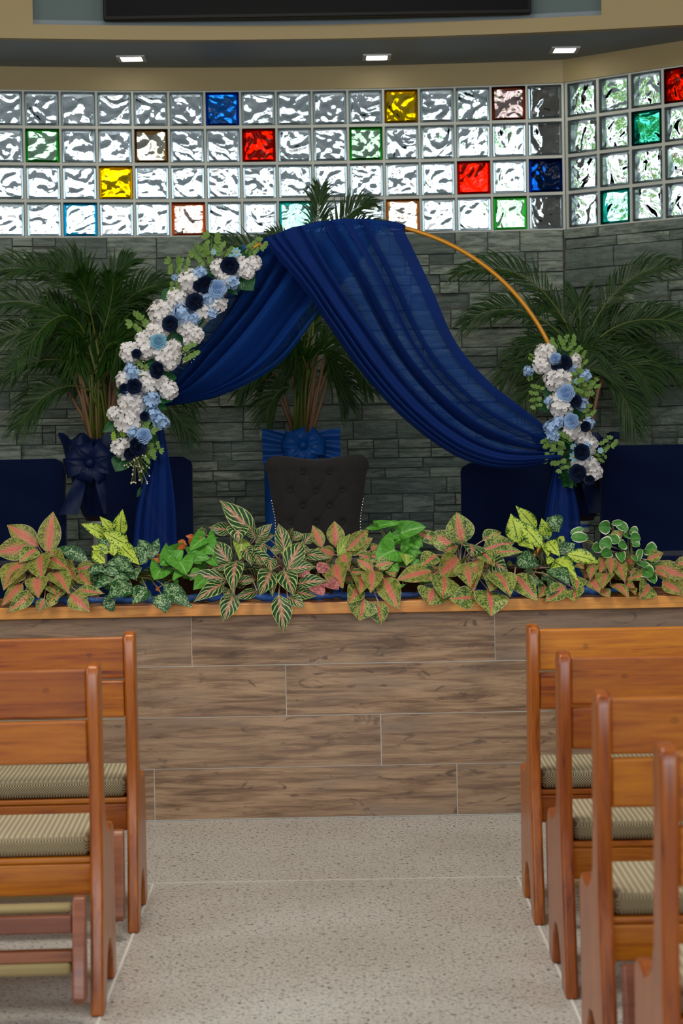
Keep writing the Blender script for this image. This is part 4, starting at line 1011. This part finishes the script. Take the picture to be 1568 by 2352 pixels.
# ------------------------------------------------------------------ chairs
def navy_chair(px0, px1, pyt, Y, label):
    a, bb = P(px0,pyt,Y), P(px1,pyt,Y); x0, x1, zt_ = a.x, bb.x, (a.z+bb.z)/2; xm = (x0+x1)/2
    t = thing('covered_chair', (xm,Y,ZS), label, 'chair', 'navy velvet covered chairs on the stage')
    mb = MB(); nx, nz = 24, 24; hwd = (x1-x0)/2; rc = .045
    def back(yy, sg):
        rows = []
        for i in range(nz+1):
            z = ZS+.40+(zt_-ZS-.40)*i/nz; row = []
            for j in range(nx+1):
                u = j/nx*2-1; w_ = hwd
                if z > zt_-rc: w_ = hwd-rc+math.sqrt(max(0, rc*rc-(z-zt_+rc)**2))
                ee = max(0, abs(u)**8); row.append(Vector((xm+u*w_, yy+sg*.03*(1-ee)*min(1,(zt_-z)*18)+.006*math.sin(z*31+u*3), z)))
            rows.append(row)
        return rows
    f, r = back(Y, -1), back(Y+.05, 1)
    mb.grid(f); mb.grid(r)
    for k in (0,-1): mb.grid([[q[k] for q in f], [q[k] for q in r]])
    mb.grid([f[-1], r[-1]]); obj('backrest_cover', mb, M['navy'], t, smooth=True)
    mb = MB(); mb.box((x0+.005,Y-.44,ZS+.38), (x1-.005,Y+.03,ZS+.47)); obj('seat_cover', mb, M['navy'], t, bevel=.03, seg=4)
    mb = MB(); n = 60; rows = []
    for i in range(7):
        v = i/6; row = []
        for j in range(n):
            s = j/n*4; k_ = int(s); q = s-k_; c_ = [(x0+.008,Y-.435),(x1-.008,Y-.435),(x1-.008,Y+.04),(x0+.008,Y+.04)]; A_, B_ = c_[k_], c_[(k_+1)%4]
            o_ = .006*math.sin(j*1.7)*(1-v); row.append(Vector((A_[0]+(B_[0]-A_[0])*q+o_, A_[1]+(B_[1]-A_[1])*q+o_, ZS+.003+.40*v)))
        rows.append(row)
    mb.grid(rows, closed=True); obj('skirt', mb, M['navy'], t, smooth=True)
navy_chair(-55, 147, 1055, 9.85, 'navy velvet covered chair at the far left, cut by the photo edge')
navy_chair(241, 440, 1050, 9.75, 'navy velvet covered chair behind the left drape tail')
navy_chair(1058, 1262, 1062, 9.75, 'navy velvet covered chair under the right swag')
navy_chair(1378, 1592, 1022, 9.65, 'navy velvet covered chair at the far right, cut by the photo edge')

YT = 9.55
TC = thing('tufted_chair', (P(728,1100,YT).x, YT, ZS), 'charcoal velvet dining chair with button tufted back, at stage centre', 'chair')
zt0, zb0 = P(728,1050,YT).z, ZS+.42
buttons = []
for k, zy in enumerate((1085,1128,1162,1200,1240)):
    for dx in ((-45,15) if k % 2 == 0 else (-75,-15,45)):
        buttons.append(P(742+dx, zy, YT))
def hwid(z):
    t = (zt0-z)/(zt0-zb0); 
    wd = .250 - .048*min(1, t/.55)**1.1 if t > .12 else .250
    if t > .8: wd += .01
    return wd
rows = []; back_ = []
xcn = P(728,1100,YT).x
for i in range(61):
    z = zb0+(zt0-zb0)*i/60; row = []; rb = []
    for j in range(61):
        u = j/60*2-1; w_ = hwid(z); rc = .05
        if z > zt0-rc: w_ = w_-rc+math.sqrt(max(0, rc*rc-(z-zt0+rc)**2))
        x = xcn+u*w_; e = (1-abs(u)**6)*min(1,(zt0-z)/.03)**.5
        zz = z + (.010*math.cos(u*3.14)*-1 if i == 60 else -.010*math.cos(u*3.14)*(i/60)**4)
        y_ = YT-.045*e
        for q in buttons:
            d2 = ((x-q.x)**2+(z-q.z)**2); y_ += .020*math.exp(-d2/.00028)*e
            for q2 in buttons:                       # diagonal pleats between neighbouring buttons
                if q2.z > q.z and 0 < (q2-q).length < .115 and abs(q2.x-q.x) > .03:
                    ab = q2-q; tt = max(0, min(1, ((x-q.x)*ab.x+(z-q.z)*ab.z)/(ab.x**2+ab.z**2))); dd = (x-q.x-ab.x*tt)**2+(z-q.z-ab.z*tt)**2
                    y_ += .006*math.exp(-dd/.00003)*e
        row.append(Vector((x, y_, zz))); rb.append(Vector((x, YT+.045+.02*(1-abs(u)**4), zz)))
    rows.append(row); back_.append(rb)
mb = MB(); mb.grid(rows); mb.grid(back_)
for k in (0,-1): mb.grid([[q[k] for q in rows], [q[k] for q in back_]])
mb.grid([rows[-1], back_[-1]]); mb.grid([rows[0], back_[0]]); br = obj('backrest', mb, M['charcoal'], TC, smooth=True)
for q in buttons:
    mb = MB(); mb.ball((q.x, YT-.028, q.z), .009, 10, 6); obj('tuft_button', mb, M['charcoal'], br, smooth=True)
for sg in (-1,1):
    mb = MB()
    for k in range(26):
        z = zb0+.005+k*.0135
        if z > zt0-.20: break
        mb.ball((xcn+sg*(hwid(z)+.002), YT-.004, z), .0042, 8, 5)
    obj('nailhead_trim', mb, M['steel'], br, smooth=True)
mb = MB(); mb.box((xcn-.25,YT-.50,ZS+.36), (xcn+.25,YT+.04,ZS+.47)); obj('seat', mb, M['charcoal'], TC, bevel=.035, seg=5)
for sx in (-1,1):
    for yy in (YT-.45, YT+.01):
        mb = MB(); mb.tube([(xcn+sx*.21,yy,ZS+.37),(xcn+sx*.215,yy,ZS+.002)], [.022,.014], 8); obj('leg', mb, M['black'], TC)

# ------------------------------------------------------------------ outside, seen through the glass blocks
mb = MB(); mb.box((-12,11.7,-.1), (14,30,-.02)); struct('floor_outside', mb, M['ext'])
q = arc(SCN-.05, -.25, 0); mb = MB(); mb.box((q.x-.10,q.y+.02,0), (q.x+.14,q.y+.26,ZSF)); struct('wall_pillar_outside', mb, M['ext'])
def tree(x, y, h, seed, label, bloom=False):
    rs = random.Random(seed); t = thing('tree', (x,y,-.02), label, 'tree', 'trees outside the glass block windows')
    tr = MB(); fo = MB(); fl = MB()
    def branch(p, d, L, r, lv):
        pts = [p]; dd = d.copy()
        for k in range(4):
            dd = (dd+Vector((rs.uniform(-.25,.25), rs.uniform(-.2,.2), rs.uniform(-.05,.2)))).normalized(); pts.append(pts[-1]+dd*L/4)
        tr.tube(pts, [r, r*.85, r*.75, r*.65, r*.5], 6)
        if lv < 3:
            for k in range(3): branch(pts[rs.choice((2,3,4))], (dd+Vector((rs.uniform(-1,1), rs.uniform(-.8,.8), rs.uniform(-.2,.9)))).normalized(), L*.66, r*.5, lv+1)
        else:
            for k in range(34 if bloom else 5):
                c = pts[-1]+Vector((rs.gauss(0,.26), rs.gauss(0,.26), rs.gauss(0,.22))); e = Vector((rs.uniform(-1,1), rs.uniform(-1,1), rs.uniform(-1,.5))).normalized()*(.15 if bloom else .10); s_ = e.cross(Vector((rs.uniform(-1,1),1,0))).normalized()*(.045 if bloom else .028)
                (fl if bloom and rs.random() < .12 else fo).add([c, c+e*.5+s_, c+e, c+e*.5-s_], [(0,1,2,3)], [(0,0),(0,.5),(1,1),(1,.5)])
    branch(Vector((x,y,-.02)), Vector((0,0,1)), h*.45, .12, 0)
    obj('trunk', tr, M['cane_brown'], t, smooth=True); obj('foliage', fo, M['l_tree'], t)
    if bloom: obj('blossoms', fl, plain('pink_blossom', (.8,.2,.35), .6), t)
tree(-3.2, 15.6, 5.0, 1, 'branched tree outside behind the left part of the glass blocks')
tree(-.2, 16.4, 5.2, 5, 'slim branching tree outside between the two larger ones')
tree(.6, 17.4, 5.2, 2, 'branching tree outside behind the right half of the main glass block window')
tree(3.1, 13.4, 5.2, 3, 'green tree with pink blossom outside behind the right glass block wing', True)
tree(5.2, 13.4, 4.6, 4, 'green blossoming tree outside right of the glass block wing corner', True)
tree(5.4, 15.6, 5.4, 6, 'tall green blossoming tree farthest outside behind the glass block wing', True)
